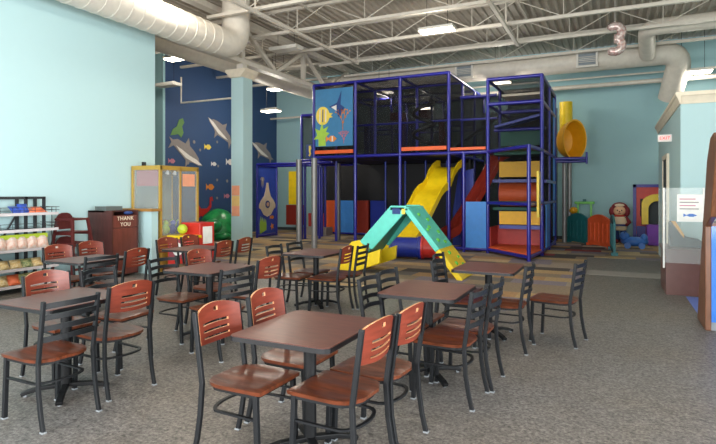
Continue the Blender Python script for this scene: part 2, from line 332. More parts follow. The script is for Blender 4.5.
tag(obj('conduit', tube(bm_(), [(-10.5, 13.5, 4.55), (-12.9, 13.5, 4.55), (-12.9, 13.5, 5.4)], .03, 8), 'white', smooth=True), 'white bent conduit high in front of the mural left of the column', 'conduit')
tag(obj('conduit', tube(bm_(), [(-9.2, 17.0, 5.1), (-7.8, 15.6, 5.1), (-6.4, 15.6, 5.1)], .03, 8), 'iron', smooth=True), 'black pipe above the left corner of the play structure', 'conduit')

# ---------------------------------------------------------------- ceiling lights
def high_bay(x, y, z, lab, lit=True, rz=0, L_=.62, W_=.36, power=None):
    t = thing('ceiling_light', lab, 'ceiling light', (x, y, z), 'high-bay ceiling lights', local=True, rz=rz)
    obj('housing', box(box(bm_(), (0, 0, .05), (L_, W_, .06)), (0, 0, .1), (L_ * .7, .1, .05)), 'fixt', t)
    obj('diffuser', box(bm_(), (0, 0, .005), (L_ * .95, W_ * .9, .03)), 'lamp' if lit else 'fixt', t)
    bm = bm_()
    for s in (-1, 1): tube(bm, [(s * L_ * .3, 0, .12), (s * L_ * .3, 0, 6.38 - z)], .006, 5)
    obj('hanging_wire', bm, 'iron', t)
    if lit:
        l = bpy.data.lights.new('lamp', 'POINT'); l.shadow_soft_size = .15; l.energy = power or LAMP; l.color = (1, .93, .82)
        o = bpy.data.objects.new('lamp', l); COL.objects.link(o); o.parent = t; o.location = (0, 0, -.2)
    return t
def lamp_px(px, py, z, lab, **k):
    q = P(px, py, z); high_bay(q.x, q.y, z, lab, **k)
lamp_px(437, 31, 5.45, 'lit ceiling light in front of the blue tower, centre of the ceiling', L_=.85)
high_bay(-7.75, 8.0, 5.75, 'lit ceiling light beside the big spiral duct', L_=.9, rz=math.radians(90), power=60)
lamp_px(278, 89.5, 5.2, 'lit ceiling light right of the column capital', L_=.75)
lamp_px(271, 111.5, 4.35, 'lower lit ceiling light right of the column, above the mural')
lamp_px(693, 73, 5.05, 'lit ceiling light at the right beside the bent duct', L_=.95, W_=.45, power=35)
lamp_px(501, 83, 5.15, 'lit ceiling light seen above the stair tower')
lamp_px(384, 93, 5.0, 'lit ceiling light seen through the upper net, left one')
lamp_px(425, 109, 4.6, 'lit ceiling light seen through the upper net, right one', power=40)
lamp_px(286, 50, 5.6, 'unlit white ceiling light hanging above the girder', lit=False, L_=.9, W_=.4)
lamp_px(174, 59.5, 5.35, 'lit ceiling light just beyond the end of the left wall', L_=.5)
lamp_px(168, 86, 4.9, 'unlit white ceiling light beyond the end of the left wall', lit=False, L_=.8)
for x, y, q_ in ((-4, 7, 'left side of the tables, back row'), (1, 7, 'right of the tables, back row'), (-4, 2.5, 'above the front tables'), (1, 2.5, 'right of the front tables'), (4, 12, 'above the pale blue room')):
    high_bay(x, y, 5.45, 'lit ceiling light above the frame, ' + q_, L_=.85)

# ---------------------------------------------------------------- chairs and tables
def seat_bm():
    bm = bm_(); nx, ny = 12, 12; z0 = .435; th = .028
    def outline(v):   # half width at depth v (0 back, 1 front)
        return .21 * (1 if v > .35 else math.sqrt(max(0, 1 - ((.35 - v) / .35) ** 2)) * .55 + .45) * (1.0 if v < .95 else .97)
    T_, U_ = [], []
    for j in range(ny + 1):
        v = j / ny; y = -.2 + .44 * v; hw = outline(v); r1, r2 = [], []
        for i in range(nx + 1):
            u = i / nx * 2 - 1; x = u * hw
            dish = .012 * (1 - min(1, (abs(u) - .45) ** 2 * 4)) * max(0, 1 - ((v - .42) / .5) ** 2)
            edge = .006 if (abs(u) > .99 or j in (0, ny)) else 0
            r1.append(bm.verts.new((x, y, z0 + th - dish - edge))); r2.append(bm.verts.new((x * .98, y * .99, z0)))
        T_.append(r1); U_.append(r2)
    for j in range(ny):
        for i in range(nx):
            bm.faces.new((T_[j][i], T_[j][i + 1], T_[j + 1][i + 1], T_[j + 1][i])); bm.faces.new((U_[j][i], U_[j + 1][i], U_[j + 1][i + 1], U_[j][i + 1]))
    for j in range(ny):
        for i in (0, nx): bm.faces.new((T_[j][i], T_[j + 1][i], U_[j + 1][i], U_[j][i]))
    for i in range(nx):
        for j in (0, ny): bm.faces.new((T_[j][i], T_[j][i + 1], U_[j][i + 1], U_[j][i]))
    return bm
def lean(z): return -.19 - max(0, z - .44) * .14 - max(0, .44 - z) ** 2 * .32
def wood_back_bm():
    """bowed ply back: arched top, three slots that widen to one side, a small round hole"""
    bm = bm_(); us = [-1, -.75, -.52, -.3, -.1, .0, .1, .3, .52, .75, 1]
    zb = [.65, .678, .69, .715, .728, .754, .767, .796, .81, .83, .85]   # rows
    def zz(r, u):
        z = zb[r]; arch = .04 * (1 - u * u) ** .8 * (r / 10.0) ** 2 + (.012 * (u * u) * (1 - r / 10.0))
        return z + arch
    th = .014
    def pt(u, r, s):
        z = zz(r, u); return (u * .192, lean(z) + .004 - .035 * (1 - u * u) + s * th, z)
    Fv = [[bm.verts.new(pt(u, r, 1)) for u in us] for r in range(11)]; Bk = [[bm.verts.new(pt(u, r, 0)) for u in us] for r in range(11)]
    hole = set()
    for r in (1, 3, 5):
        for c in range(2, 9): hole.add((r, c))
    hole.add((8, 4)); hole.add((8, 5))
    nr, nc = 10, len(us) - 1
    def solid(r, c): return 0 <= r < nr and 0 <= c < nc and (r, c) not in hole
    for r in range(nr):
        for c in range(nc):
            if not solid(r, c): continue
            for V, in ((Fv,), (Bk,)): bm.faces.new((V[r][c], V[r][c + 1], V[r + 1][c + 1], V[r + 1][c]))
            for (dr, dc, a, b) in ((-1, 0, (r, c), (r, c + 1)), (1, 0, (r + 1, c), (r + 1, c + 1)), (0, -1, (r, c), (r + 1, c)), (0, 1, (r, c + 1), (r + 1, c + 1))):
                if not solid(r + dr, c + dc): bm.faces.new((Fv[a[0]][a[1]], Fv[b[0]][b[1]], Bk[b[0]][b[1]], Bk[a[0]][a[1]])).material_index = 1
    return bm
def make_chair(kind):
    lab = 'chair'
    t = thing('dining_chair', lab, 'chair', (0, 0, 0), 'dining chairs around the tables', local=True)
    obj('seat', seat_bm(), 'seat', t, smooth=True)
    fr = 'ironp'
    for s in (-1, 1):
        zs = [0, .12, .25, .44, .6, .75, .862]
        pts = [(s * (.205 if z < .44 else .2), lean(z), z) for z in zs]
        l = obj('leg', tube(bm_(), pts, 0, sq=(.024, .03), up=Vector((0, 1, 0))), fr, t, bevel=.004)
        obj('glide', box(bm_(), (s * .205, lean(0), .004), (.03, .034, .012)), 'pewter', l)
        l = obj('leg', tube(bm_(), [(s * .192, .215, 0), (s * .188, .195, .44)], 0, sq=(.03, .03), up=Vector((0, 1, 0))), fr, t, bevel=.004)
        obj('glide', box(bm_(), (s * .192, .215, .004), (.034, .034, .012)), 'pewter', l)
    def hoop(z, r, w, fwd):
        arc = [Vector((.178 * math.cos(a), -.09 + .085 * math.sin(a), z)) for a in [math.radians(k) for k in range(0, -181, -15)]]
        return [Vector((.186, fwd, z))] + arc + [Vector((-.186, fwd, z))]
    obj('seat_frame', tube(bm_(), hoop(.424, 0, 0, .2), 0, sq=(.024, .02)), fr, t)
    obj('front_rail', tube(bm_(), [(-.186, .198, .424), (.186, .198, .424)], 0, sq=(.024, .02)), fr, t)
    obj('stretcher', tube(bm_(), hoop(.29, 0, 0, .2), 0, sq=(.022, .012)), fr, t)
    if kind == 'W':
        b = obj('backrest', wood_back_bm(), ('back', 'edge'), t, smooth=True)
    else:
        bm = bm_()
        for k, z in enumerate((.60, .675, .75, .828)):
            pts = [(x, lean(z) - .045 * (1 - (x / .2) ** 2), z + .008 * (1 - (x / .2) ** 2)) for x in [-.2 + .4 * i / 10 for i in range(11)]]
            tube(bm, pts, 0, sq=(.011, .036))
        obj('backrest', bm, fr, t)
    return t
def make_table():
    t = thing('dining_table', 'table', 'table', (0, 0, 0), 'dining tables', local=True)
    a, b, r = .33, .38, .05
    out = []
    for cx, cy, a0 in ((a - r, b - r, 0), (-a + r, b - r, 90), (-a + r, -b + r, 180), (a - r, -b + r, 270)):
        for k in range(6): an = math.radians(a0 + 18 * k); out.append((cx + r * math.cos(an), cy + r * math.sin(an)))
    tp = obj('table_top', prism(bm_(), out, 'z', .728, .751), 'top', t)
    obj('edge_band', prism(bm_(), [(x * 1.012, y * 1.01) for x, y in out], 'z', .72, .747), 'band', tp)
    obj('spider_plate', box(box(bm_(), (0, 0, .712), (.4, .05, .016)), (0, 0, .712), (.05, .4, .016)), 'iron', t)
    obj('column', tube(bm_(), [(0, 0, .06), (0, 0, .72)], .04, 20), 'iron', t, smooth=True)
    for k in range(4):
        an = math.radians(45 + 90 * k); d = Vector((math.cos(an), math.sin(an), 0))
        ft = obj('foot', tube(bm_(), [(0, 0, .065), d * .18 + Vector((0, 0, .055)), d * .27 + Vector((0, 0, .035)), d * .31 + Vector((0, 0, .018))], 0, sq=(.05, .03)), 'iron', t, bevel=.006)
        obj('glide', tube(bm_(), [d * .285 + Vector((0, 0, 0)), d * .285 + Vector((0, 0, .02))], .015, 8), 'pewter', ft)
    return t
PW, PL, PT = make_chair('W'), make_chair('L'), make_table()
used = set()
def place(proto, loc, rz, label):
    if proto.name not in used:
        used.add(proto.name); proto.location = loc; proto.rotation_euler = (0, 0, rz); proto['label'] = label; return proto
    return dup(proto, loc, rz, label)
LAST = [(0, 0), None]
def chair(kind, p1, p2, side, label, snap=.6, dx=0, dy=0):
    """side +1: faces right into its table, -1: faces left"""
    a, b = P(*p1, z=.862), P(*p2, z=.862); m = (a + b) / 2; v = (b - a)
    dev = math.atan2(v.y, v.x) - math.pi / 2
    while dev > math.pi / 2: dev -= math.pi
    while dev < -math.pi / 2: dev += math.pi
    dev = max(-.35, min(.35, dev)) * snap
    tx, ty = LAST[0]; m.x += dx; m.y += dy
    if abs(m.x - tx) < .47: m.x = tx - side * .47
    if LAST[1] and LAST[1][0] == side and m.y - LAST[1][1] < .435: m.y = LAST[1][1] + .435
    LAST[1] = (side, m.y); dx = dy = 0
    face = (0 if side > 0 else math.pi) + dev; rz = face - math.pi / 2
    off = Matrix.Rotation(rz, 2) @ Vector((0, lean(.862)))
    place(PW if kind == 'W' else PL, (m.x - off.x + dx, m.y - off.y + dy, 0), rz, label)
def table(pts, label, dx=0, dy=0):
    q = [P(x, y, .75) for x, y in pts]; c = sum(q, Vector((0, 0))) / len(q)
    place(PT, (c.x + dx, c.y + dy, 0), 0, label); LAST[0] = (c.x + dx, c.y + dy); LAST[1] = None; return c
WB, LB = 'wooden-back chair', 'ladder-back chair'
table([(230, 335.5), (293.8, 309.5), (382, 318.5), (330, 351)], 'brown-topped dining table nearest the camera, in the front centre')
chair('W', (196.4, 311.8), (236.4, 301), 1, WB + ' at the nearest table, its left side, nearer one')
chair('W', (247.3, 297.3), (281.8, 288), 1, WB + ' at the nearest table, its left side, farther one')
chair('W', (363.8, 328), (393.5, 316), -1, WB + ' at the nearest table, its right side, nearer one')
chair('W', (399.5, 312.6), (424.4, 303), -1, WB + ' at the nearest table, its right side, farther one')
table([(380.6, 292), (406, 279.4), (477, 286), (452, 301)], 'brown dining table behind the nearest one, to its right')
chair('L', (471.8, 291.5), (487.3, 284.2), -1, LB + ' in front of the right-hand middle table, nearer of its right pair')
chair('L', (491, 284), (501.5, 277.5), -1, LB + ' at the right-hand middle table, farther of its right pair')
chair('L', (361, 279.3), (378, 273.2), 1, LB + ' at the right-hand middle table, nearer of its left pair')
chair('L', (382, 273), (400.2, 267.6), 1, LB + ' at the right-hand middle table, farther of its left pair')
table([(452, 269.5), (471, 261), (525, 265.5), (508, 274)], 'brown dining table farthest right, at the foot of the toy climber')
chair('L', (525.5, 266.5), (534.4, 262), -1, LB + ' on the right of the farthest-right table, close to its edge')
chair('L', (575, 265.5), (585, 261.5), -1, LB + ' pulled out alone at the far right of the dining area', snap=1)
chair('L', (434, 260.5), (444, 257.5), 1, LB + ' left of the farthest-right table, nearer one')
chair('L', (424.5, 254.5), (432.5, 251.5), 1, LB + ' left of the farthest-right table, farther one', dx=.12)
table([(311, 247.5), (322, 257.3)], 'brown dining table left of the yellow toy slide')
chair('L', (272.6, 246.8), (287.7, 243.6), 1, LB + ' left of the table by the toy slide, nearer one')
chair('L', (288.8, 243.3), (305, 240.5), 1, LB + ' left of the table by the toy slide, farther one')
chair('W', (341.2, 248.9), (352.7, 245.7), -1, WB + ' right of the table by the toy slide')
chair('L', (355.9, 246.5), (367.4, 243.2), -1, LB + ' right of the table by the toy slide, against the yellow slide end')
table([(162.7, 269), (205, 262.5), (256, 266), (213, 274)], 'brown dining table in the middle of the left half, facing the red game box')
chair('L', (148.5, 259.5), (176, 255.6), 1, LB + ' at the left-centre table, its left side')
chair('W', (186, 252.4), (210, 249.7), 1, WB + ' at the left-centre table, far left side')
chair('L', (224.6, 269.1), (251.2, 266), -1, LB + ' at the left-centre table, near right side')
chair('W', (260.2, 260), (279.8, 257), -1, WB + ' at the left-centre table, far right side')
table([(83, 287), (45, 311)], 'brown dining table at the front left edge')
chair('L', (41.2, 302.3), (100.2, 292), -1, LB + ' at the front left table, seen from behind in the foreground')
chair('W', (109.2, 287.2), (153.8, 280.5), -1, WB + ' at the front left table, its far right seat')
chair('W', (23.6, 276), (67.6, 270.8), 1, WB + ' at the front left table, far side by the snack rack')
chair('L', (-42, 289), (9, 280.4), 1, LB + ' cut off by the left edge at the front left table')
table([(163, 248.6), (205, 250.6), (228, 247.2), (188, 245.6)], 'brown dining table farthest back, in front of the glass crane case')
chair('W', (158, 239.5), (175, 238), 1, WB + ' at the farthest back table, nearer of its left pair')
chair('W', (181.5, 237), (196.7, 235.3), 1, WB + ' at the farthest back table, farther of its left pair')
chair('W', (215.3, 243.4), (233.7, 240.7), -1, WB + ' at the farthest back table, nearer of its right pair')
chair('W', (237, 240), (252.5, 237.5), -1, WB + ' at the farthest back table, beside the column')
table([(51.8, 258.2), (86.4, 262.7), (125, 259), (92, 254.5)], 'brown dining table at the left, in front of the THANK YOU bin')
chair('W', (42.7, 247.6), (71.8, 245), 1, WB + ' at the table before the THANK YOU bin, nearest the rack')
chair('W', (76, 243.9), (103.6, 241.5), 1, WB + ' at the table before the THANK YOU bin, in front of the high chairs')
chair('L', (85.5, 256.8), (118, 253.6), -1, LB + ' at the table before the THANK YOU bin, seen from behind')
chair('W', (124.4, 251.7), (149.8, 247.9), -1, WB + ' at the table before the THANK YOU bin, its far right seat')

# ---------------------------------------------------------------- left wall things
# snack rack
t = thing('snack_rack', 'black metal snack rack with wire shelves against the left wall', 'rack', (-8.7, 5.85, 0))
ry0, ry1 = 4.7, 5.93
for x in (-8.95, -8.72):
    for y in (ry0, 5.62, ry1):
        obj('upright', b2(bm_(), (x - .02, y - .02, 0), (x + .02, y + .02, 1.52)), 'rackm', t)
obj('top_bar', b2(b2(bm_(), (-8.97, ry0, 1.48), (-8.93, ry1, 1.52)), (-8.74, ry0, 1.48), (-8.7, ry1, 1.52)), 'rackm', t)
obj('brace', tube(tube(bm_(), [(-8.95, 5.6, 1.2), (-8.95, 5.3, .7)], .015, 6), [(-8.95, 5.1, .72), (-8.95, 5.7, .2)], .015, 6), 'rackm', t)
SH = (1.25, .99, .68, .38, .12)
for k, z in enumerate(SH):
    s = obj('shelf', b2(bm_(), (-8.96, ry0, z - .015), (-8.45, 5.96, z)), 'rackm', t)
    obj('shelf_lip', b2(bm_(), (-8.46, ry0, z - .03), (-8.44, 6.0, z + .015)), 'lip', s)
    bm = bm_()
    for h in (.05, .1): tube(bm, [(-8.45, ry0, z + h), (-8.45, 6.02, z + h), (-8.95, 6.02, z + h)], .004, 5)
    for j in range(8): tube(bm, [(-8.45, ry0 + .18 * j, z), (-8.45, ry0 + .18 * j, z + .1)], .004, 5)
    if k < 2: obj('wire_basket', bm, 'rackm', s)
    else: bm.free()
obj('side_rod', tube(bm_(), [(-8.6, 5.99, .1), (-8.6, 5.99, 1.35)], .006, 6), 'rackm', t)
RT = ['rightmost', 'second from the right', 'third from the right', 'fourth from the right', 'fifth from the right', 'sixth from the right', 'seventh from the right']
def bag(x, y, z, m, label, group, h=.24, wd=.2, tilt=.3, topm=None):
    t = thing('snack_bag', label, 'snack bag', (x, y, z), group, local=True, rz=math.pi / 2 + random.uniform(-.15, .15))
    bm = bm_(); n = 8
    def pt(i, j, s):
        u, v = i / n * 2 - 1, j / n; th = .05 * (1 - abs(u) ** 2.5) * (1 - abs(2 * v - 1) ** 3)
        yy = s * th + (v * h) * math.sin(tilt) * 1.0; return (u * wd / 2 * (1 - .06 * math.sin(v * math.pi)), yy + .05, v * h * math.cos(tilt) + .004)
    f = [[bm.verts.new(pt(i, j, -1)) for i in range(n + 1)] for j in range(n + 1)]; b = [[bm.verts.new(pt(i, j, 1.02)) for i in range(n + 1)] for j in range(n + 1)]
    for V in (f, b):
        for j in range(n):
            for i in range(n): bm.faces.new((V[j][i], V[j][i + 1], V[j + 1][i + 1], V[j + 1][i]))
    obj('pouch', bm, m, t, smooth=True)
    if topm:
        bm = bm_(); box(bm, (0, h * math.sin(tilt) + .055 - .02, h * math.cos(tilt) - .035), (wd * .98, .055, .075), rot=Euler((-tilt, 0, 0))); obj('header_band', bm, topm, t, bevel=.01)
for k in range(7): bag(-8.5 - .02, 4.82 + .165 * k, .68, 'bagw', 'white and lime snack bag, middle rack shelf, ' + RT[6 - k], 'white and lime bags in a row', h=.24, wd=.19, topm='bagl')
for k, m in enumerate(('bagy', 'bagg', 'bagy', 'bagy', 'bagg', 'bagy')): bag(-8.5, 4.82 + .18 * k, .38, m, ('yellow' if m == 'bagy' else 'green') + ' snack bag on the fourth rack shelf down, ' + RT[5 - k], 'yellow and green bags, fourth shelf', h=.16, wd=.18, tilt=.6)
for k, m in enumerate(('bagw', 'bagy', 'bago', 'bagg', 'bagy')): bag(-8.5, 4.95 + .19 * k, .12, m, {'bagw': 'white', 'bagy': 'yellow', 'bago': 'orange', 'bagg': 'green'}[m] + ' snack bag on the bottom rack shelf, ' + RT[4 - k], 'bags on the bottom shelf', h=.18, wd=.19, tilt=.5)
for k, (m, y, rr) in enumerate((('bagb', 5.42, .9), ('bagb', 5.53, .6), ('bago', 5.66, 1.1), ('bago', 5.77, 1.0), ('bago', 5.86, 1.1))):
    bag(-8.55, y, 1.25, m, ('blue' if m == 'bagb' else 'orange') + ' snack bag on the top rack shelf, ' + RT[4 - k], 'bags on the top shelf', h=.18, wd=.17, tilt=rr)
# THANK YOU bin
BX0, BX1, BY0, BY1 = XW + .03, -8.33, 6.97, 7.58
t = thing('waste_cabinet', 'dark mahogany waste cabinet lettered THANK YOU', 'waste bin', ((BX0 + BX1) / 2, (BY0 + BY1) / 2, 0))
obj('body', b2(b2(b2(b2(b2(bm_(), (BX0, BY0, .04), (BX1, BY0 + .03, 1.25)), (BX0, BY1 - .03, .04), (BX1, BY1, 1.25)), (BX0, BY0 + .03, .04), (BX0 + .03, BY1 - .03, 1.25)), (BX0, BY0, 1.22), (BX1 - .2, BY1, 1.25)), (BX0, BY0 + .03, .04), (BX1 - .03, BY1 - .03, 1.0)), 'bin', t)
obj('door', b2(bm_(), (BX1 - .03, BY0 + .035, .06), (BX1 - .005, BY1 - .035, .92)), 'binf', t)
fl = obj('swing_flap', b2(bm_(), (BX1 - .03, BY0 + .035, .935), (BX1 - .005, BY1 - .035, 1.16)), 'binf', t)
rot = Euler((math.pi / 2, 0, math.pi / 2))
words('THANK', .105, 'text', (BX1, (BY0 + BY1) / 2, 1.1), rot, fl); words('YOU', .105, 'text', (BX1, (BY0 + BY1) / 2, .99), rot, fl)
for k in range(4): tag(obj('serving_tray', b2(bm_(), (-8.85, 7.02, 1.25 + .02 * k), (-8.55, 7.4, 1.268 + .02 * k)), 'trayg', bevel=.006), 'grey tray on the waste cabinet, ' + ['lowest of the stack', 'second from the bottom', 'third from the bottom', 'topmost'][k], 'tray', 'trays on the waste cabinet')
tag(obj('folded_cloth', blob(bm_(), (-8.42, 7.42, 1.2), (.06, .1, .035)), 'dnav', smooth=True), 'dark blue cloth lying in the waste cabinet top', 'cloth')
# stacked high chairs
def high_chair():
    t = thing('high_chair', 'x', 'high chair', (0, 0, 0), 'stacked wooden high chairs', local=True)
    for sx in (-1, 1):
        for sy in (-1, 1):
            obj('leg', tube(bm_(), [(sx * .25, sy * .25, 0), (sx * .17, sy * .16, .72)], 0, sq=(.035, .045), up=Vector((0, 1, 0))), 'hc', t)
        obj('arm_rail', tube(bm_(), [(sx * .175, -.2, .7), (sx * .175, .18, .7)], 0, sq=(.035, .03)), 'hc', t)
        obj('side_rail', tube(bm_(), [(sx * .2, -.2, .45), (sx * .2, .2, .45)], 0, sq=(.025, .05)), 'hc', t)
    obj('seat', box(bm_(), (0, 0, .48), (.36, .34, .02)), 'hc', t)
    obj('front_rail', tube(bm_(), [(-.17, .17, .7), (.17, .17, .7)], 0, sq=(.03, .035)), 'hc', t)
    obj('low_rail', tube(bm_(), [(-.22, .22, .25), (.22, .22, .25)], 0, sq=(.03, .04)), 'hc', t)
    bm = bm_(); prism(bm, [(-.17, .52), (.17, .52), (.17, .74), (.12, .79), (.05, .81), (-.05, .81), (-.12, .79), (-.17, .74)], 'y', -.185, -.165); obj('backrest', bm, 'hc', t)
    return t
h = high_chair(); h.location = (-8.66, 6.42, 0); h.rotation_euler = (0, 0, math.radians(-80)); h['label'] = 'dark wooden high chair standing on the floor, under the other one'
h2 = dup(h, (-8.66, 6.42, .42), math.radians(-80), 'dark wooden high chair stacked on top of another one, beside the waste cabinet')
# glass crane case
CX0, CX1, CY0, CY1, CZ = -8.97, -8.17, 7.98, 9.08, 2.12
t = thing('crane_machine', 'tall glass crane case with golden frame behind the half wall', 'crane machine', ((CX0 + CX1) / 2, (CY0 + CY1) / 2, 0))
for (x, y) in ((CX0, CY0), (CX1 - .05, CY0), (CX0, CY1 - .05), (CX1 - .05, CY1 - .05), (CX1 - .05, (CY0 + CY1) / 2)):
    obj('corner_post', b2(bm_(), (x, y, 0 if y != (CY0 + CY1) / 2 else .7), (x + .05, y + (.05 if y != (CY0 + CY1) / 2 else .03), CZ)), 'gold', t)
bm = bm_(); b2(bm, (CX0, CY0, CZ - .07), (CX1, CY0 + .05, CZ)); b2(bm, (CX1 - .05, CY0, CZ - .07), (CX1, CY1, CZ)); b2(bm, (CX0, CY1 - .05, CZ - .07), (CX1, CY1, CZ)); b2(bm, (CX0, CY0, CZ - .07), (CX0 + .05, CY1, CZ)); b2(bm, (CX0, CY0, CZ), (CX1, CY1, CZ + .015))
obj('top_frame', bm, 'gold', t)
obj('base_cabinet', b2(bm_(), (CX0 + .01, CY0 + .01, .05), (CX1 - .01, CY1 - .01, .72)), 'gold', t)
obj('mirror_back', b2(bm_(), (CX0 + .05, CY0 + .06, .72), (CX0 + .07, CY1 - .06, CZ - .07)), 'grey', t)
obj('valance', b2(bm_(), (CX0 + .09, CY0 + .05, 1.72), (CX1 - .08, CY0 + .08, 2.04)), 'maroon', t)
obj('side_glass', b2(bm_(), (CX0 + .05, CY0 + .01, .72), (CX1 - .05, CY0 + .02, CZ - .07)), 'glass', t)
obj('front_glass', b2(bm_(), (CX1 - .02, CY0 + .05, .72), (CX1 - .012, CY1 - .05, CZ - .07)), 'glass', t)
obj('gantry', tube(tube(bm_(), [(CX0 + .1, CY0 + .5, 1.95), (CX1 - .1, CY0 + .5, 1.95)], .015, 8), [(CX0 + .4, CY0 + .5, 1.95), (CX0 + .4, CY0 + .5, 1.7)], .012, 8), 'pole', t)
for k in range(3): obj('spot_lamp', tube(bm_(), [(CX1 - .12, CY0 + .12 + .2 * k, 2.04), (CX1 - .14, CY0 + .12 + .2 * k, 1.97)], [.02, .045], 12), 'papw', t)
obj('notice', b2(bm_(), (CX1 - .011, CY0 + .62, 1.72), (CX1 - .006, CY0 + .98, 1.98)), 'paper', t)
for k in range(14):
    c = random.choice(['toyb', 'bagy', 'dpk', 'papw', 'dlime', 'dor', 'bagb'])
    x_, y_ = CX0 + .18 + (k % 3) * .2, CY0 + .17 + (k // 3) * .19; bm = blob(bm_(), (x_, y_, .82), (.085, .085, .1)); blob(bm, (x_, y_ + .01, .95), (.055, .055, .055))
    tag(obj('prize_plush', bm, c, smooth=True), {'toyb': 'blue', 'bagy': 'yellow', 'dpk': 'pink', 'papw': 'white', 'dlime': 'lime', 'dor': 'orange', 'bagb': 'dark blue'}[c] + ' plush prize in the crane case, ' + ['wall side', 'middle', 'glass side'][k % 3] + ', ' + ['nearest', 'second', 'third', 'fourth', 'farthest'][k // 3] + ' row', 'plush toy', 'prizes in the crane case')
tag(obj('alarm_light', tube(bm_(), [(-8.78, 8.03 + .1, CZ + .015), (-8.78, 8.13, CZ + .1)], .045, 12), 'iron', smooth=True), 'small black knob on top of the glass crane case', 'light')
# red game box before the case
t = thing('toy_dispenser', 'red and yellow toy dispenser box in front of the crane case', 'vending machine', (-7.72, 8.35, 0))
obj('body', b2(bm_(), (-8.0, 8.0, 0), (-7.45, 8.35, .72)), 'red', t, bevel=.02); obj('body', b2(bm_(), (-8.0, 8.37, 0), (-7.5, 8.8, .98)), 'red', t, bevel=.02)
obj('sign', b2(bm_(), (-7.95, 7.985, .3), (-7.5, 8.0, .68)), 'maroon', t); obj('oval_badge', tube(bm_(), [(-7.72, 7.984, .48), (-7.72, 7.975, .48)], .13, 24), 'papw', t)
obj('trim', b2(bm_(), (-8.0, 7.99, .68), (-7.45, 8.36, .74)), 'yel', t); obj('globe', blob(bm_(), (-7.8, 8.2, .86), (.1, .1, .1)), 'bagl', t, smooth=True); obj('panel', b2(bm_(), (-7.5, 8.45, .55), (-7.49, 8.72, .9)), 'papw', t)
tag(obj('white_cabinet', b2(bm_(), (-7.9, 3.75, 0), (-7.5, 4.41, .93)), 'papw', bevel=.02), 'white cabinet edge at the far left of the photo', 'cabinet')

# ---------------------------------------------------------------- mural decals and turtle
def decal(name, pts, m, label, cat, cy, cz, s=1, mirror=1, extra=()):
    bm = prism(bm_(), [(cy + mirror * a * s, cz + b * s) for a, b in pts], 'x', -13.198, -13.185)
    o = obj(name, bm, m); tag(o, label, cat, 'sea creatures on the mural wall')
    for nm, q, mm in extra: obj(nm, prism(bm_(), [(cy + mirror * a * s, cz + b * s) for a, b in q], 'x', -13.186, -13.18), mm, o)
DOL = [(-1, .35), (-.78, .3), (-.55, .36), (-.1, .3), (.05, .5), (.16, .27), (.5, .12), (.72, -.02), (.78, -.12), (1, -.22), (.75, -.24), (.4, -.2), (.2, -.22), (.02, -.4), (0, -.18), (-.4, 0), (-.72, .14), (-.98, .02), (-.86, .22)]
BEL = [(.95, -.2), (.75, -.22), (.4, -.18), (0, -.12), (-.4, .04), (-.6, .16), (-.3, .1), (.2, -.02), (.6, -.08)]
def muralpos(px, py):
    u = (px - 358) / F; d = -13.2 / (-math.sin(YAW) + u * math.cos(YAW)); return d * (math.cos(YAW) + u * math.sin(YAW)), EYE + (HZ - py) * d / F
def dec(px, py, s, **k): y, z = muralpos(px, py); return dict(cy=y, cz=z, s=s, **k)
DOL = [(x, y * 1.35) for x, y in DOL]; BEL = [(x, y * 1.35) for x, y in BEL]
def rot2(p, a): c, s_ = math.cos(a), math.sin(a); return [(x * c - y * s_, x * s_ + y * c) for x, y in p]
decal('dolphin_decal', rot2(DOL, -.15), 'dolphin', 'grey dolphin on the mural diving right above the crane case', 'wall decal', extra=(('belly', rot2(BEL, -.15), 'belly'),), **dec(186, 154, .85))
decal('dolphin_decal', rot2(DOL, .9), 'dolphin', 'grey dolphin on the mural leaping left beside the column', 'wall decal', mirror=-1, extra=(('belly', rot2(BEL, .9), 'belly'),), **dec(220, 132, .78))
decal('dolphin_decal', rot2(DOL, .75), 'dolphin', 'grey dolphin on the mural right of the column', 'wall decal', mirror=-1, extra=(('belly', rot2(BEL, .75), 'belly'),), **dec(262, 152, .78))
decal('sea_turtle_decal', [(-.5, -.3), (-.35, 0), (-.1, .15), (.05, .5), (.3, .6), (.4, .4), (.25, .2), (.35, -.1), (.2, -.35), (0, -.2), (-.2, -.25)], 'dtur', 'green sea turtle painted high on the mural', 'wall decal', **dec(178, 130, .7))
FISH = [(-1, .5), (-.6, .1), (-.2, .45), (.3, .45), (.8, 0), (.3, -.45), (-.2, -.45), (-.6, -.1), (-1, -.5)]
for px, py, m, s, lab in ((208, 147, 'dyl', .2, 'yellow fish on the mural between the two dolphins'), (214, 164, 'belly', .16, 'white fish on the mural below the yellow fish'), (230, 162, 'belly', .24, 'white fish on the mural at the column edge'),
                          (172, 161, 'dpk', .17, 'pink fish on the mural just above the case'), (210.5, 187, 'dor', .24, 'orange fish on the mural right of the crane case'), (227, 196, 'dpk', .18, 'pink fish on the mural above the green turtle')):
    decal('fish_decal', FISH, m, lab, 'wall decal', **dec(px, py, s))
decal('crab_decal', [(-.3, .1), (-.55, .35), (-.6, .9), (-.85, .95), (-.95, .6), (-.75, .7), (-.75, .2), (-.5, -.05), (-.9, -.3), (-.5, -.25), (-.75, -.7), (-.35, -.4), (0, -.5), (.35, -.4), (.75, -.7), (.5, -.25), (.9, -.3), (.5, -.05), (.75, .2), (.75, .7), (.95, .6), (.85, .95), (.6, .9), (.55, .35), (.3, .1)], 'red', 'red crab on the mural above the green turtle', 'wall decal', **dec(204, 210, .5))
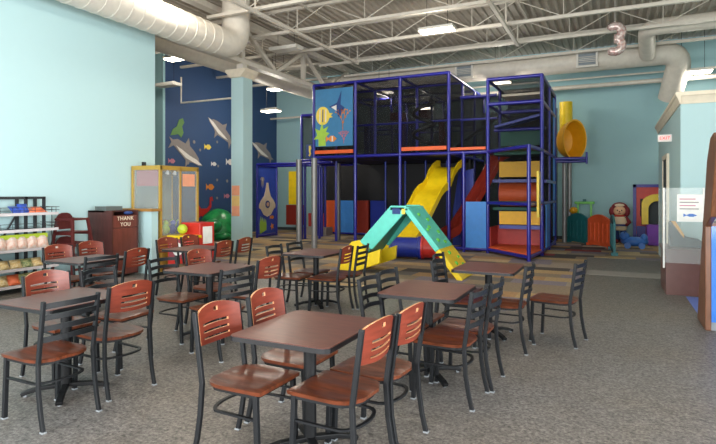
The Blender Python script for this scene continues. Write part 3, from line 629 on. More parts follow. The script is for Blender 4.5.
for px, py, s in ((194, 142, .06), (217, 142, .05), (188, 163, .05), (218, 166, .05), (217, 180, .05), (227, 181, .06), (217, 198, .05), (200, 150, .05)):
    y_, z_ = muralpos(px, py); tag(obj('bubble_decal', tube(bm_(), [(-13.2, y_, z_), (-13.188, y_, z_)], s, 10), 'dolphin'), 'small pale bubble on the mural wall', 'wall decal', 'bubbles on the mural')
q = P(216, 238.5); q.x = -12.32; q.y = 14.35; t = thing('turtle_climber', 'big glossy green turtle climber before the mural wall', 'play turtle', (q.x, q.y + .3, 0))
bm = bm_(); blob(bm, (q.x, q.y + .3, .05), (.74, .75, 1.0), 24, 14)
bmesh.ops.bisect_plane(bm, geom=bm.verts[:] + bm.edges[:] + bm.faces[:], plane_co=(0, 0, .01), plane_no=(0, 0, 1), clear_inner=True)
obj('shell', bm, 'turtle', t, smooth=True)
obj('head', blob(blob(bm_(), (q.x + .4, q.y - .45, .5), (.28, .34, .22)), (q.x + .3, q.y - .2, .4), (.2, .3, .2)), 'turtle', t, smooth=True)
for dx, dy in ((-.45, -.5), (.5, -.3), (-.45, .7), (.45, .8)): obj('flipper', blob(bm_(), (q.x + dx, q.y + .2 + dy, .14), (.3, .26, .135), rz=.5), 'turtle', t, smooth=True)

# ---------------------------------------------------------------- play structure
YF = 14.2
PX = [-8.26, -6.86, -5.46, -4.05]
ps = thing('play_structure', 'large blue-framed indoor play structure with nets, decks and slides', 'play structure', (-5.2, 16, 0))
R_ = .045
def post(x, y, z1, z0=0, m='blue', r=R_, name='post'): return obj(name, tube(bm_(), [(x, y, z0), (x, y, z1)], r, 12), m, ps, smooth=True)
def rail(a, b, m='blue', r=R_): return obj('rail', tube(bm_(), [a, b], r, 10), m, ps, smooth=True)
def panel(name, lo, hi, m): return obj(name, b2(bm_(), lo, hi), m, ps)
ZD, ZT = 2.66, 4.84
YS = [YF, 15.65, 17.1, 18.5]
for i, x in enumerate(PX):
    for j, y in enumerate(YS):
        if i == 0 and j == 0: post(x, y, ZT, ZD - .3); continue
        if j in (1, 2) and i in (1, 2): post(x, y, ZT, ZD); continue
        post(x, y, ZT)
for z in (ZD, ZT):
    for y in YS: rail((PX[0], y, z), (PX[-1], y, z))
    for x in PX: rail((x, YS[0], z), (x, YS[-1], z))
for y in YS[1:]: rail((PX[0], y, 3.75), (PX[-1], y, 3.75), r=.03)
panel('deck', (PX[0], YF + .03, ZD - .04), (PX[-1], YS[-1], ZD + .04), 'pad')
panel('edge_pad', (PX[0] + .06, YF - .05, ZD + .1), (PX[1] - .06, YF + .05, ZD + .2), 'orange')
panel('edge_pad', (PX[2] + .06, YF - .05, ZD + .1), (PX[3] - .06, YF + .05, ZD + .2), 'orange')
panel('net_panel', (PX[0], YF - .005, ZD), (PX[-1], YF + .005, ZT), 'nett')
panel('net_panel', (PX[-1] - .005, YF, ZD), (PX[-1] + .005, YS[-1], ZT), 'nett')
panel('net_panel', (PX[0] - .005, YF, ZD), (PX[0] + .005, YS[-1], ZT), 'net')
panel('net_panel', (PX[0], YS[1] - .005, ZD), (PX[-1], YS[1] + .005, ZT), 'net')
panel('net_panel', (PX[0], YS[3] - .005, ZD), (PX[-1], YS[3] + .005, ZT), 'net')
panel('net_roof', (PX[0], YF, ZT - .01), (PX[-1], YS[-1], ZT), 'net')
for x, m in ((-7.5, 'dblue'), (-6.2, 'purple'), (-5.9, 'dblue'), (-4.9, 'dred')):
    obj('punch_bag', tube(bm_(), [(x, 16.4, ZD + .04), (x, 16.4, 3.9)], .1, 14), m, ps, smooth=True)
obj('spiral_climber', tube(bm_(), [(-5.1 + .3 * math.cos(a * .6), 15.2 + .3 * math.sin(a * .6), ZD + .3 + a * .06) for a in range(24)], .05, 8), 'black', ps, smooth=True)
panel('foam_block', (-6.5, 16.0, 3.9), (-6.1, 16.4, 4.15), 'dred'); panel('foam_block', (-5.6, 15.8, 3.9), (-5.2, 16.2, 4.15), 'dred')
# picture panel with fish in the first bay
pp = panel('picture_panel', (PX[0] + .07, YF - .03, 2.98), (PX[1] - .07, YF - .012, 4.7), 'panel')
def art(name, pts, m, cx, cz, s, y=YF - .03, th=.012, par=None, axis='y'):
    if axis == 'y': bm = prism(bm_(), [(cx + a * s, cz + b * s) for a, b in pts], 'y', y - th, y)
    return obj(name, bm, m, par or pp)
art('angelfish', [(.42 * math.cos(a), .5 * math.sin(a)) for a in [k * math.pi / 12 for k in range(1, 24)]] + [(.62, -.1), (.5, 0), (.62, .12)], 'dyl', -7.93, 3.9, .55)
for k in range(3): art('stripe', [(-.04, -.45), (.04, -.45), (.06, .45), (-.02, .45)], 'dnav' if k % 2 else 'belly', -8.03 + .1 * k, 3.9, .42, y=YF - .042, th=.004)
art('blue_fish', [(-.4, .1), (.1, .3), (.35, .9), (.3, .2), (.55, .0), (.2, -.5), (.05, -.1)], 'dnav', -7.5, 4.1, .55)
art('fish_stripe', [(-.2, .1), (.1, .2), (.1, -.1)], 'belly', -7.52, 4.08, .6, y=YF - .042, th=.004)
def coral(x, z, k, m, n):
    bm = bm_(); rr = random.Random(n)
    def grow(px_, pz, an, L_, d):
        qx, qz = px_ + L_ * math.sin(an), pz + L_ * math.cos(an); tube(bm, [(px_, YF - .036, pz), (qx, YF - .036, qz)], 0, sq=(.006, .03 + .008 * d), up=Vector((0, 1, 0)))
        tube(bm, [(qx, YF - .042, qz), (qx, YF - .03, qz)], .022 + .004 * d, 8)
        if d:
            for s_ in (-.55, .5): grow(qx, qz, an * .6 + s_ + rr.uniform(-.15, .15), L_ * .78, d - 1)
    grow(x, z, 0, k, 3); return obj('coral', bm, m, pp)
coral(-7.25, 3.45, .22, 'dor', 2); coral(-7.22, 3.05, .13, 'dpk', 5)
art('seaweed', [(-.3, -.8), (.3, -.8), (.25, -.2), (.6, .1), (.3, .2), (.5, .6), (.1, .4), (0, .9), (-.2, .3), (-.6, .5), (-.4, .0), (-.7, -.3), (-.3, -.3)], 'dlime', -7.95, 3.33, .42)
art('clownfish', FISH, 'dor', -7.62, 3.2, .2); art('fish_stripe', [(-.1, -.4), (.1, -.4), (.1, .4), (-.1, .4)], 'belly', -7.6, 3.2, .2, y=YF - .042, th=.004)
# lower storey: back foam panels
def ray_x(px, y): u = (px - 358) / F; return y * (-math.sin(YAW) + u * math.cos(YAW)) / (math.cos(YAW) + u * math.sin(YAW))
for x0, x1, z1, m in ((ray_x(309, 18), ray_x(325.5, 18), .8, 'redf'), (ray_x(326, 18), ray_x(339, 18), 1.3, 'orange'), (ray_x(341, 18), ray_x(354, 18), 1.3, 'sky'), (ray_x(356, 18), ray_x(369, 18), 1.3, 'dred'), (ray_x(371, 18), ray_x(385, 18), 1.3, 'dblue')): panel('foam_panel', (x0, 17.95, .08), (x1, 18.05, z1), m)
rail((-10.2, 17.98, .08), (-4.05, 17.98, .08))
panel('back_shade_sheet', (-10.3, 18.3, 0.02), (-4.05, 18.35, ZD), 'black')  # added black sheet, stands in for the dark shade under the deck
panel('side_shade_sheet', (-4.1, 16.6, .02), (-4.05, 18.4, ZD), 'black')  # second black sheet for the same shade, on the right side
for x in (-6.9, -6.2, -5.5, -4.8): post(x, 16.6, ZD, m='dblue', r=.03)
for px, py in ((299, 246), (314.3, 248.3), (338, 240)):
    q = P(px, py); post(q.x, q.y, ZD - .08, m='pole', r=.085, name='grey_column')
# left annexe: gate with submarine picture
AX = -11.3
g0, g1 = P(257.5, 237.8), P(279.4, 236)
gx = -11.35; gy0, gy1 = 15.55, 16.75
for y in (gy0, gy1): post(gx, y, 2.58)
rail((gx, gy0, 2.55), (gx, gy1, 2.55)); rail((gx, gy0, .06), (gx, gy1, .06))
sp_ = panel('submarine_panel', (gx - .01, gy0 + .06, .12), (gx + .01, gy1 - .06, 2.5), 'sub')
def arts(name, pts, m, cy, cz, s, k=0): return obj(name, prism(bm_(), [(cy + a * s, cz + b * s) for a, b in pts], 'x', gx + .01 + .012 * k, gx + .022 + .012 * k), m, sp_)
arts('submarine', [(-1, .05), (-.75, .35), (-.4, .65), (-.22, 1.1), (-.1, 1.6), (.1, 1.6), (.22, 1.1), (.4, .65), (.75, .35), (1, .05), (1, -.2), (.8, -.3), (.45, -.7), (0, -.85), (-.45, -.7), (-.8, -.3), (-1, -.2)], 'dolc', 16.15, 1.15, .5)
arts('porthole', [(math.cos(a) * .5, math.sin(a) * .5) for a in [k * .628 for k in range(10)]], 'dnav', 16.15, 1.17, .28, 1)
arts('porthole_glow', [(math.cos(a) * .5, math.sin(a) * .5) for a in [k * .628 for k in range(10)]], 'skin', 16.15, 1.17, .16, 2)
arts('jellyfish', [(-.5, .2), (-.3, .6), (.3, .6), (.5, .2), (.3, .1), (.3, -.9), (.1, -.3), (0, -1), (-.1, -.3), (-.3, -.8), (-.3, .1)], 'dolphin', 15.85, 2.0, .25)
for k in range(4): arts('seaweed', [(-.1, -.5), (.1, -.5), (.12, .1), (0, .6), (-.12, .1)], 'dlime', 15.75 + .1 * k, .42, .55 - .06 * k)
arts('starfish', [(math.cos(a) * (1 if i % 2 else .45), math.sin(a) * (1 if i % 2 else .45)) for i, a in enumerate([k * .628 for k in range(10)])], 'dor', 16.45, .36, .13); arts('clownfish', FISH, 'dor', 16.45, .7, .14)
rail((gx, gy1, 2.58), (-8.3, 17.0, 2.58)); rail((gx, gy0, 2.58), (-8.3, 15.5, 2.58))
for x, y in ((-10.6, 17.3), (-9.75, 17.6), (-9.2, 16.2), (-9.9, 17.3), (-9.6, 15.9)): post(x, y, 2.58)
panel('foam_panel', (-11.88, 18.4, 1.12), (-11.5, 18.45, 2.45), 'yel'); panel('foam_panel', (-12.0, 18.4, .3), (-11.2, 18.5, 1.1), 'dred')
panel('step_block', (-10.6, 17.4, 0.006), (-9.6, 17.9, .3), 'mutef')
# upper left annexe
for x in (-9.55, -8.9):
    for y in (15.6, 17.0): post(x, y, 4.2, 2.6)
for z in (2.68, 4.2):
    for y in (15.6, 17.0): rail((-9.55, y, z), (-8.26, y, z))
    rail((-9.55, 15.6, z), (-9.55, 17, z))
panel('deck', (-9.55, 15.6, 2.6), (-8.3, 17.0, 2.66), 'pad'); panel('net_panel', (-9.55, 15.595, 2.68), (-8.3, 15.605, 4.2), 'net')
for x, y in ((-9.55, 15.6), (-9.55, 17.0)): post(x, y, 2.6)
sh = panel('seahorse_panel', (-9.35, 15.55, 2.75), (-8.95, 15.565, 3.2), 'dnav'); obj('seahorse', prism(bm_(), [(-9.2 + a * .12, 2.98 + b * .18) for a, b in [(-.3, 1), (.3, 1), (.5, .5), (.2, .1), (.4, -.5), (0, -1), (-.4, -.8), (-.1, -.5), (-.3, 0)]], 'y', 15.54, 15.55), 'dyl', sh)
# yellow wave slide out of the deck, coming down to the front left
def slide(par, a, b, wd, prof, m, side=.22, thick=.03, name='slide'):
    """a,b: top and bottom points; prof: list of (t, drop 0..1)"""
    a, b = Vector(a), Vector(b); d = Vector((b.x - a.x, b.y - a.y, 0)); n = Vector((-d.y, d.x, 0)).normalized(); bm = bm_(); rings = []
    for t_, q_ in prof:
        c = a + d * t_; c.z = a.z + (b.z - a.z) * q_
        sec = [(-wd / 2 - .04, side), (-wd / 2 - .04, 0), (-wd / 2 + .04, -.03), (0, -.04), (wd / 2 - .04, -.03), (wd / 2 + .04, 0), (wd / 2 + .04, side), (wd / 2 + .01, side), (wd / 2, .03), (wd / 2 - .06, 0), (0, -.01), (-wd / 2 + .06, 0), (-wd / 2, .03), (-wd / 2 - .01, side)]
        rings.append([bm.verts.new(c + n * u + Vector((0, 0, z_))) for u, z_ in sec])
    k = len(rings[0])
    for r0, r1 in zip(rings, rings[1:]):
        for i in range(k): bm.faces.new((r0[i], r0[(i + 1) % k], r1[(i + 1) % k], r1[i]))
    bm.faces.new(rings[0]); bm.faces.new(rings[-1][::-1])
    return obj(name, bm, m, par, smooth=True)
def cam2w(px, d): l = (px - 358) / F * d; return Vector((-d * math.sin(YAW) + l * math.cos(YAW), d * math.cos(YAW) + l * math.sin(YAW)))
a, b = cam2w(452, 15.6), cam2w(396, 13.2)
slide(ps, (a.x, a.y, 2.33), (b.x, b.y, .22), .74, [(0, 0), (.06, 0), (.14, .05), (.22, .14), (.28, .26), (.33, .31), (.40, .34), (.47, .40), (.6, .58), (.75, .78), (.88, .93), (.95, .985), (1, 1)], 'yel', side=.2, name='wave_slide')
c0, c1 = cam2w(432, 14.6), cam2w(462, 15.6)
obj('slide_skirt', prism(bm_(), [(c0.x + .1, .02), (c1.x + .25, .02), (c1.x + .25, 2.3), (c1.x - .2, 2.2), (c0.x + .1, 1.0)], 'y', 15.75, 15.8), 'dblue', ps)
# red slide behind the blue panel
slide(ps, (-2.9, 15.9, 2.6), (-4.3, 14.7, .3), .6, [(0, 0), (.1, .03), (.3, .3), (.6, .66), (.85, .94), (1, 1)], 'dred', side=.25, name='red_slide')
# connector and tower
TX0, TX1, TY1 = -3.0, -1.65, 17.4
post(-3.64, YF, 2.66)
panel('foam_panel', (-3.58, YF - .03, .12), (-3.04, YF + .03, 1.35), 'sky')
rail((-4.05, YF, .1), (TX0, YF, .1)); rail((-4.05, YF, 2.66), (TX0, YF, 2.66)); rail((-4.05, 15.4, 4.35), (TX0, 15.4, 4.35)); rail((-4.05, 15.4, 3.7), (TX0, 15.4, 3.7), r=.03)
panel('edge_pad', (-4.0, YF - .04, 2.73), (TX0 - .05, YF + .04, 2.8), 'orange'); panel('net_panel', (-4.05, 15.6, 2.66), (TX0, 15.61, 4.35), 'net')
panel('net_panel', (-4.05, 18.3, .05), (TX1, 18.31, 4.3), 'net')
slide(ps, (-2.9, 16.4, 4.0), (-4.4, 15.9, 2.9), .5, [(0, 0), (.5, .5), (1, 1)], 'charc', side=.06, name='ramp')
for y in (YF, 15.8, TY1):
    for x in (TX0, TX1): post(x, y, 4.55)
for z in (4.55, 3.9, 2.66, 1.32, .1):
    rail((TX0, TY1, z), (TX1, TY1, z)); rail((TX1, YF, z), (TX1, TY1, z)); rail((TX0, YF, z), (TX0, TY1, z))
    if z > 3: rail((TX0, YF, z), (TX1, YF, z))
rail((TX0, 15.0, 3.3), (TX1, 15.0, 3.3)); rail((TX0, 15.8, 3.9), (TX1, 15.8, 3.9))
B0, B1 = Vector((TX0, YF, 0)), Vector((-1.78, 12.85, 0))
post(B1.x, B1.y, 2.7)
for z in (.1, 1.32, 2.66):
    rail((B0.x, B0.y, z), (B1.x, B1.y, z)); rail((B1.x, B1.y, z), (TX1, YF, z))
    if z > 1: obj('corner_deck', prism(bm_(), [(B0.x, B0.y), (B1.x, B1.y), (TX1, YF)], 'z', z - .02, z + .05), 'dgreen', ps)
obj('corner_deck', prism(bm_(), [(B0.x, B0.y), (B1.x, B1.y), (TX1, YF), (TX1, 15.7), (TX0, 15.7)], 'z', .1, .17), 'orange', ps)
panel('foam_panel', (TX0 + .05, 15.2, .17), (TX1 - .05, 15.25, .68), 'redf'); panel('foam_panel', (TX0 + .02, YF + .05, .17), (TX0 + .06, 15.2, .68), 'redf')
panel('platform', (TX0 + .25, 14.45, .64), (TX1 - .05, 15.2, .74), 'dblue'); panel('step_riser', (TX0 + .25, 14.42, .76), (TX1 - .05, 14.47, 1.1), 'riser')
panel('platform', (TX0 + .05, 14.6, 1.12), (TX1 - .05, 15.7, 1.2), 'dgreen'); panel('step_riser', (TX0 + .25, 14.42, 2.0), (TX1 - .05, 14.47, 2.4), 'riser')
panel('platform', (TX0 + .05, 14.5, 1.86), (TX1 - .05, 15.7, 1.94), 'dblue'); panel('platform', (TX0 + .05, 14.7, 2.6), (TX1 - .05, 17.3, 2.68), 'dgreen')
obj('tunnel', tube(bm_(), [(TX0 + .15, 15.2, 1.55), (TX1 - .1, 15.2, 1.55)], .34, 24), 'orange', ps, smooth=True)
panel('foam_panel', (TX0 + .1, 15.4, 2.9), (TX1 - .1, 15.45, 3.3), 'dgreen'); obj('climb_ramp', tube(bm_(), [(TX0 + .1, 14.8, 3.35), (TX1 - .1, 14.8, 3.6)], 0, sq=(.5, .06)), 'dblue', ps)
panel('foam_panel', (TX0 + .4, 15.0, 2.72), (TX1 - .3, 15.05, 2.85), 'yeld')
panel('roof_panel', (TX0 + .25, 14.8, 4.18), (TX1 - .1, 16.6, 4.24), 'cream')
panel('net_panel', (TX0, YF - .005, 1.35), (TX1, YF + .005, 4.55), 'nett'); panel('net_panel', (TX0, TY1 - .005, .1), (TX1, TY1 + .005, 4.55), 'net'); panel('net_panel', (TX0, 15.8, .1), (TX1, 15.81, 4.55), 'net')
panel('net_panel', (TX1 - .005, YF, .1), (TX1 + .005, TY1, 4.55), 'net'); panel('net_roof', (TX0, YF, 4.54), (TX1, TY1, 4.55), 'net')
panel('foam_panel', (TX1 - .02, 15.0, .12), (TX1 + .03, 15.75, 1.32), 'sky'); panel('foam_panel', (TX1 - .02, YF - .85, 1.0), (TX1 + .03, YF - .55, 2.1), 'yel')
panel('mural_strip', (TX1 - .01, 16.9, .3), (TX1 + .02, 17.3, 4.4), 'sky')
panel('handrail', (TX1 + .03, 14.4, 1.85), (TX1 + .09, 16.8, 1.92), 'blue')
# yellow tube slide at the back corner
ty = 17.55; tx = -1.18
el = [(tx - .35, ty + .3, 4.2), (tx - .35, ty + .3, 3.6), (tx - .2, ty + .1, 3.3), (tx + .08, ty - .12, 3.2), (tx + .2, ty - .35, 3.2)]
q = cam2w(566, 17.6); bm = bm_(); tube(bm, [(q.x, q.y, 3.3), (q.x, q.y, 4.55)], .2, 24); obj('tube_slide', bm, 'yel', ps, smooth=True)
bm = bm_(); pts = []
ring = []
cx_, cy_, cz_ = tx + .02, ty + .1, 3.2
dirv = Vector((.55, -.83, 0)); nx = Vector((.83, .55, 0))
for (off_, r_) in ((-.55, .3), (-.45, .46), (-.2, .56), (.1, .59), (.14, .62), (.14, .57), (.08, .54), (-.2, .5), (-.42, .38), (-.5, .05)):
    ring.append([bm.verts.new(Vector((cx_, cy_, cz_)) + dirv * off_ + (nx * math.cos(a) * .62 + Vector((0, 0, 1)) * math.sin(a)) * r_) for a in [k * math.pi / 14 for k in range(28)]])
for r0, r1 in zip(ring, ring[1:]):
    for i in range(28): bm.faces.new((r0[i], r0[(i + 1) % 28], r1[(i + 1) % 28], r1[i]))
bm.faces.new(ring[0]); bm.faces.new(ring[-1]); obj('tube_elbow', bm, 'yeld', ps, smooth=True)
for px, d_ in ((564.5, 17.2), (569.5, 17.6)): q = cam2w(px, d_); post(q.x, q.y, 2.6, m='pole', r=.07, name='grey_column')
rail((TX1, 17.3, 2.62), (-.72, 17.4, 2.62)); rail((TX1, 17.7, 2.55), (-.75, 17.8, 2.55)); rail((-.75, 17.35, 2.45), (-.75, 17.35, 2.8), r=.03)

# ---------------------------------------------------------------- toy slide and climber (A-frame)
t = thing('toy_climber', 'teal and yellow A-frame toddler slide with climbing side', 'toddler slide', (-3.7, 10.0, 0))
ay0, ay1 = 9.53, 10.43; pk = 1.32
def ramp(x0, z0, x1, z1, y0, y1, th, m, name):
    n = Vector((-(z1 - z0), 0, x1 - x0)).normalized() * th
    if n.z > 0: n = -n
    return obj(name, prism(bm_(), [(x0, z0), (x1, z1), (x1 + n.x, z1 + n.z), (x0 + n.x, z0 + n.z)], 'y', y0, y1), m, t, bevel=.015)
XR, XL, XP = -2.46, -4.95, -3.6
mid = .42
mx = XP + .1 + (XR - XP - .1) * (1 - mid)
ramp(XP + .08, pk, mx, pk * mid, ay0, ay1, .1, 'teal', 'climbing_board'); ramp(mx, pk * mid, XR, .02, ay0, ay1, .1, 'yel', 'climbing_board')
for u, v, s in ((.12, .3, .045), (.2, .62, .05), (.3, .35, .05), (.38, .7, .05), (.33, .15, .04), (.48, .3, .05), (.52, .65, .05), (.66, .4, .05), (.8, .35, .055), (.84, .7, .05), (.74, .75, .04)):
    x_ = XP + .08 + (XR - XP - .08) * u; z_ = pk * (1 - u); dn = Vector((pk, 0, XR - XP)).normalized()
    p = Vector((x_, ay0 + (ay1 - ay0) * v, z_)); obj('climbing_hold', tube(bm_(), [p - dn * .01, p + dn * .035], [s, s * .6], 10), 'green', t, smooth=True)
ramp(XP - .28, pk, XP + .1, pk + .0, ay0, ay1, .08, 'teal', 'peak_platform')
xm = XP - .1 + (XL - XP + .1) * .55
def side(y0, y1):
    obj('slide_side', prism(bm_(), [(XP - .26, pk + .02), (XP + .04, pk + .02), (XP + .02, pk - .12), (xm + .14, .48), (xm - .14, .62)], 'y', y0, y1), 'teal', t, bevel=.015)
    obj('slide_end_side', prism(bm_(), [(xm - .12, .66), (xm - .3, .62), (xm - .42, .48), (XL - .05, .12), (XL - .05, .02), (XL + .3, .02), (xm + .3, .22), (xm + .32, .5), (xm + .05, .4)], 'y', y0 - .01, y1 + .01), 'yel', t, bevel=.015)
side(ay0, ay0 + .06); side(ay1 - .06, ay1)
ramp(XP - .2, pk - .1, xm, .42, ay0 + .06, ay1 - .06, .03, 'tealg', 'slide_bed'); ramp(xm, .42, XL, .06, ay0 + .06, ay1 - .06, .03, 'yel', 'slide_bed')
obj('badge', b2(bm_(), (XP - .22, ay0 - .008, pk - .14), (XP - .06, ay0, pk - .03)), 'dnav', t); obj('badge', b2(bm_(), (XP - .03, ay0 - .008, pk - .14), (XP + .04, ay0, pk - .04)), 'dyl', t)
# crawl tunnel behind
q0, q1 = cam2w(391, 13.0), cam2w(441, 12.7)
t = thing('crawl_tunnel', 'blue crawl tunnel with red end lying behind the A-frame slide', 'tunnel', ((q0.x + q1.x) / 2, (q0.y + q1.y) / 2, 0))
def L3(a, b, k, z): return Vector((a.x + (b.x - a.x) * k, a.y + (b.y - a.y) * k, z))
obj('barrel', tube(bm_(), [L3(q0, q1, k, .28) for k in (0, .04, .05, .5, .55, .56, .62)], [.27, .27, .24, .24, .24, .27, .27], 24), 'dblue', t, smooth=True)
obj('end_ring', tube(bm_(), [L3(q0, q1, k, .28) for k in (.62, .66, .67, .9, .91, 1)], [.275, .275, .245, .245, .275, .275], 24), 'red', t, smooth=True)

# ---------------------------------------------------------------- toddler corner
def gate(p0, p1, h, m, label):
    p0, p1 = Vector(p0), Vector(p1); L_ = (p1 - p0).length; an = math.atan2(p1.y - p0.y, p1.x - p0.x)
    t = thing('play_fence', label, 'play fence', (p0.x, p0.y, .006), 'toddler fence panels', local=True, rz=an)
    top_ = [(L_ * k / 10, h - .16 + .16 * math.sin(math.pi * k / 10)) for k in range(11)]
    obj('frame', prism(bm_(), [(0, .04), (L_, .04)] + top_[::-1], 'y', -.025, .025), m, t)
    n = 5 if L_ > .4 else 2
    for k in range(n): obj('slat', b2(bm_(), (L_ * (k + .75) / (n + .5) - .03, -.04, .16), (L_ * (k + .75) / (n + .5) + .03, .04, h - .24)), m, t, bevel=.01)
    for x in (.02, L_ - .02): obj('foot', b2(bm_(), (x - .05, -.08, 0), (x + .05, .08, .08)), m, t)
gA, gB, gC, gD = P(568, 242), P(588.5, 245), P(611, 249.5), P(614.5, 256)
gate(gA, gB, .95, 'teald', 'teal fence panel left of the orange one in the toddler corner'); gate(gB, gC, .95, 'gor', 'orange arched fence panel in the toddler corner'); gate(gC, gD, 1.0, 'teald', 'teal fence panel turned edge-on at the right end of the fence')
q = cam2w(584.5, 17.6)
t = thing('toy_stand', 'light green toy stand behind the teal fence', 'toy stand', (q.x, q.y, 0))
for s in (-1, 1): obj('upright', b2(bm_(), (q.x + s * .2 - .03, q.y - .03, 0), (q.x + s * .2 + .03, q.y + .03, 1.22)), 'green', t)
obj('canopy', b2(bm_(), (q.x - .3, q.y - .12, 1.22), (q.x + .3, q.y + .12, 1.3)), 'green', t, bevel=.02); obj('shelf', b2(bm_(), (q.x - .25, q.y - .12, .7), (q.x + .25, q.y + .12, .76)), 'green', t)
obj('knob', b2(bm_(), (q.x - .05, q.y - .05, 1.3), (q.x + .05, q.y + .05, 1.38)), 'teald', t)
q = cam2w(573.5, 17.4); t = thing('activity_bead_toy', 'yellow-orange ball toy on a post behind the teal fence', 'toy', (q.x, q.y, 0))
obj('post', tube(bm_(), [(q.x, q.y, 0), (q.x, q.y, .92)], .03, 8), 'yeld', t); obj('ball', blob(bm_(), (q.x, q.y, 1.02), (.13, .13, .11)), 'yeld', t, smooth=True)
q = cam2w(619.5, 16.9)
t = thing('costumed_figure', 'life-size doll with dark red hair and cream clothes beside the playhouse', 'doll', (q.x, q.y, 0))
def lathe(bm, c, prof, n=20, sx=1, sy=1):
    R = [[bm.verts.new((c[0] + math.cos(a) * r * sx, c[1] + math.sin(a) * r * sy, c[2] + z)) for a in [k * 2 * math.pi / n for k in range(n)]] for r, z in prof]
    for r0, r1 in zip(R, R[1:]):
        for i in range(n): bm.faces.new((r0[i], r0[(i + 1) % n], r1[(i + 1) % n], r1[i]))
    bm.faces.new(R[0][::-1]); bm.faces.new(R[-1]); return bm
obj('body', lathe(bm_(), (q.x, q.y, 0), [(.12, .4), (.2, .42), (.24, .6), (.2, .78), (.13, .88), (.08, .9)], sy=.75), 'dolc', t, smooth=True)
for s in (-1, 1):
    obj('leg', tube(bm_(), [(q.x + s * .1, q.y, .06), (q.x + s * .1, q.y, .45)], .085, 12), 'dnav', t, smooth=True); obj('shoe', blob(bm_(), (q.x + s * .1, q.y - .05, .07), (.09, .15, .07)), 'dollr', t, smooth=True)
    obj('arm', tube(bm_(), [(q.x + s * .17, q.y, .82), (q.x + s * .28, q.y - .05, .66), (q.x + s * .2, q.y - .2, .6)], [.06, .055, .05], 10), 'dollr', t, smooth=True)
hd = obj('head', blob(bm_(), (q.x, q.y - .02, 1.02), (.18, .16, .17)), 'skin', t, smooth=True)
obj('hair', blob(blob(blob(bm_(), (q.x, q.y + .06, 1.12), (.24, .16, .17)), (q.x - .2, q.y + .02, 1.0), (.1, .1, .16)), (q.x + .2, q.y + .02, 1.0), (.1, .1, .16)), 'dollr', hd, smooth=True)
obj('headband', blob(bm_(), (q.x, q.y - .0, 1.19), (.15, .15, .06)), 'dolc', hd, smooth=True)
for s in (-1, 1): obj('eye', blob(bm_(), (q.x + s * .06, q.y - .17, 1.04), (.018, .012, .024), 8, 6), 'black', hd)
obj('nose', blob(bm_(), (q.x, q.y - .19, 1.0), (.025, .02, .02), 8, 6), 'dollr', hd); obj('mouth', blob(bm_(), (q.x, q.y - .165, .95), (.05, .01, .012), 8, 6), 'dollr', hd)
obj('scarf', lathe(bm_(), (q.x, q.y, .84), [(.15, 0), (.17, .03), (.12, .07)], sy=.8), 'red', t, smooth=True); obj('belt', lathe(bm_(), (q.x, q.y, .55), [(.245, 0), (.25, .03), (.24, .06)], sy=.76), 'dnav', t, smooth=True)
# playhouse
h0 = cam2w(633, 16.9); hx0, hy = h0.x, h0.y
t = thing('playhouse', 'red and purple toy playhouse with yellow arch by the blue room', 'playhouse', (hx0 + .7, hy, 0))
obj('wall_panel', b2(bm_(), (hx0 + .08, hy, .3), (hx0 + 1.5, hy + .06, 1.78)), 'redf', t)
bm = bm_(); b2(bm, (hx0, hy - .05, 0), (hx0 + .09, hy + .1, 1.85)); b2(bm, (hx0, hy - .05, 1.76), (hx0 + 1.6, hy + .1, 1.85)); b2(bm, (hx0 + 1.51, hy - .05, 0), (hx0 + 1.6, hy + .1, 1.85)); b2(bm, (hx0, hy - .05, 0), (hx0 + 1.6, hy + .1, .12)); obj('frame', bm, 'viol', t)
ac = hx0 + .68
arch = [(ac - .45, .62), (ac - .45, 1.25)] + [(ac - .45 * math.cos(a), 1.25 + .3 * math.sin(a)) for a in [k * math.pi / 12 for k in range(1, 12)]] + [(ac + .45, 1.25), (ac + .45, .62)]
arch_in = [(ac + .27, .62), (ac + .27, 1.1)] + [(ac + .27 * math.cos(a), 1.1 + .24 * math.sin(a)) for a in [k * math.pi / 12 for k in range(1, 12)]] + [(ac - .27, 1.1), (ac - .27, .62)]
obj('arch', prism(bm_(), arch + arch_in, 'y', hy - .35, hy + .02), 'yel', t); obj('arch_opening', prism(bm_(), arch_in, 'y', hy - .06, hy - .02), 'charc', t)
obj('slide_bed', prism(bm_(), [(hy - .4, .62), (hy - .02, .62), (hy - .02, .1), (hy - .8, .02), (hy - .8, .1)], 'x', ac - .32, ac + .45), 'purple', t, bevel=.02)
obj('window_slot', b2(bm_(), (hx0 + .2, hy - .03, .85), (hx0 + .27, hy, 1.4)), 'black', t); obj('panel', b2(bm_(), (hx0 + .1, hy - .04, .15), (hx0 + .35, hy, .55)), 'viol', t)
q = cam2w(634.5, 15.3)
t = thing('ride_on_toy', 'blue ride-on toy on the floor before the playhouse', 'ride-on toy', (q.x, q.y, 0))
obj('body', blob(blob(bm_(), (q.x, q.y, .2), (.36, .19, .14)), (q.x - .26, q.y, .34), (.14, .14, .13)), 'toyb', t, smooth=True)
obj('seat_back', blob(bm_(), (q.x + .24, q.y, .3), (.1, .15, .13)), 'toyb', t, smooth=True)
for sx in (-1, 1):
    for sy in (-1, 1): obj('wheel', tube(bm_(), [(q.x + sx * .18, q.y + sy * .12, .09), (q.x + sx * .18, q.y + sy * .18, .09)], .085, 16), 'toyb', t, smooth=True)
obj('handle', tube(bm_(), [(q.x - .26, q.y - .17, .45), (q.x - .26, q.y + .17, .45)], .02, 8), 'dnav', t)

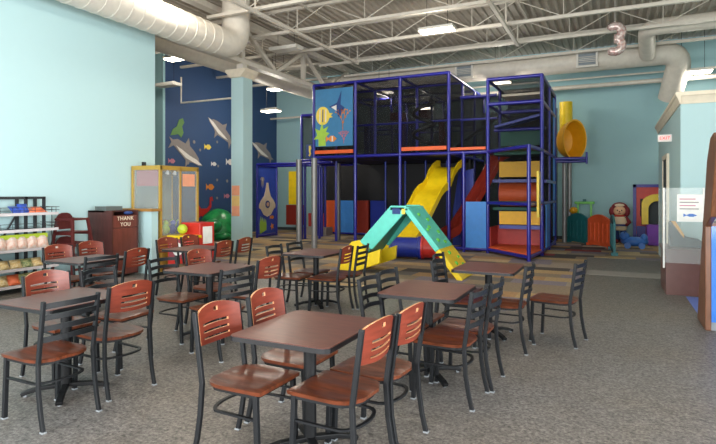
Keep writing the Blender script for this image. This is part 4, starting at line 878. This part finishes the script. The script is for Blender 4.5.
# ---------------------------------------------------------------- right side: service counter, sign, blue counter
t = thing('service_counter', 'brown service counter with clear guard panels by the blue room', 'counter', (1.5, 10.1, 0))
obj('body', b2(bm_(), (.72, 9.63, 0), (2.6, 10.65, .68)), 'countb', t); obj('counter_top', b2(bm_(), (.69, 9.6, .68), (2.6, 10.68, .71)), 'countb', t)
obj('guard_panel', b2(bm_(), (.70, 9.585, .5), (1.22, 9.597, 1.66)), 'guard', t); obj('guard_panel', b2(bm_(), (.676, 9.6, .5), (.688, 10.5, 1.66)), 'guard', t)
for x in (.69, 1.215): obj('guard_edge', b2(bm_(), (x - .012, 9.575, .42), (x + .012, 9.605, 1.66)), 'papw', t)
t = thing('counter_poster', 'white poster with a blue fish on the clear counter guard', 'poster', (1.03, 9.58, 1.14))
pb = obj('sheet', b2(bm_(), (.865, 9.578, 1.14), (1.205, 9.583, 1.56)), 'papw', t)
obj('fish_print', prism(bm_(), [(1.05 + a * .1, 1.24 + b * .05) for a, b in FISH], 'y', 9.575, 9.578), 'toyb', pb)
for k in range(4): obj('text_line', b2(bm_(), (.9, 9.575, 1.33 + k * .05), (1.15 - .04 * (k % 2), 9.578, 1.345 + k * .05)), 'dpk' if k % 2 else 'dolphin', pb)
t = thing('card_terminal', 'dark rounded terminal with yellow stripe on the service counter', 'terminal', (1.05, 10.1, .71))
obj('base', prism(bm_(), [(.8, .71), (1.3, .71), (1.3, .76), (1.22, .84), (1.05, .87), (.95, .95), (.86, 1.12), (.8, 1.12)], 'y', 10.0, 10.25), 'charc', t, bevel=.02)
obj('stripe', prism(bm_(), [(.82, 1.13), (.88, 1.13), (1.0, .92), (1.0, .86), (.94, .94)], 'y', 9.98, 10.0), 'yeld', t)
t = thing('exit_sign', 'small lit red EXIT sign on the blue room side wall', 'exit sign', (RX - .1, 12.3, 2.48))
obj('housing', b2(bm_(), (RX - .24, 12.28, 2.6), (RX, 12.33, 2.74)), 'papw', t); words('EXIT', .085, 'exitr', (RX - .12, 12.275, 2.67), Euler((math.pi / 2, 0, 0)), t)
t = thing('reception_counter', 'glossy blue counter with slanted wooden end panel at right edge', 'counter', (2, 7.6, 0))
obj('front_panel', b2(bm_(), (1.0, 7.3, .1), (3.6, 7.36, 1.2)), 'cobalt', t); obj('toe_kick', b2(bm_(), (1.0, 7.33, 0), (3.6, 7.5, .1)), 'toe', t)
obj('cabinet', b2(bm_(), (1.0, 7.37, .1), (3.6, 7.95, 1.16)), 'countb', t); obj('counter_top', b2(bm_(), (1.0, 7.26, 1.2), (3.6, 7.97, 1.235)), 'countb', t)
obj('end_panel', prism(bm_(), [(7.97, 0), (7.3, 0), (7.3, 1.2), (6.92, 1.32), (6.55, 2.05), (6.6, 2.17), (6.75, 2.22), (6.95, 2.18), (7.18, 1.95), (7.5, 1.2)], 'x', .94, 1.0), 'wood', t, bevel=.01)

# hanging foil balloon
q = P(615, 39, 5.35); 
t = thing('foil_balloon', 'silver and red foil balloon shaped like a figure three under the ceiling', 'balloon', (q.x, q.y, 5.0))
pts = []
for c, a0, a1 in ((.16, 150, -80), (-.16, 80, -150)):
    for k in range(12): an = math.radians(a0 + (a1 - a0) * k / 11); pts.append((q.x + .15 * math.cos(an), q.y, 5.35 + c + .155 * math.sin(an)))
obj('foil', tube(bm_(), pts, [.06] + [.105] * (len(pts) - 2) + [.06], 12, up=Vector((0, 1, 0))), 'silver', t, smooth=True)
obj('string', tube(bm_(), [(q.x, q.y, 5.68), (q.x, q.y, 6.38)], .004, 5), 'papw', t)
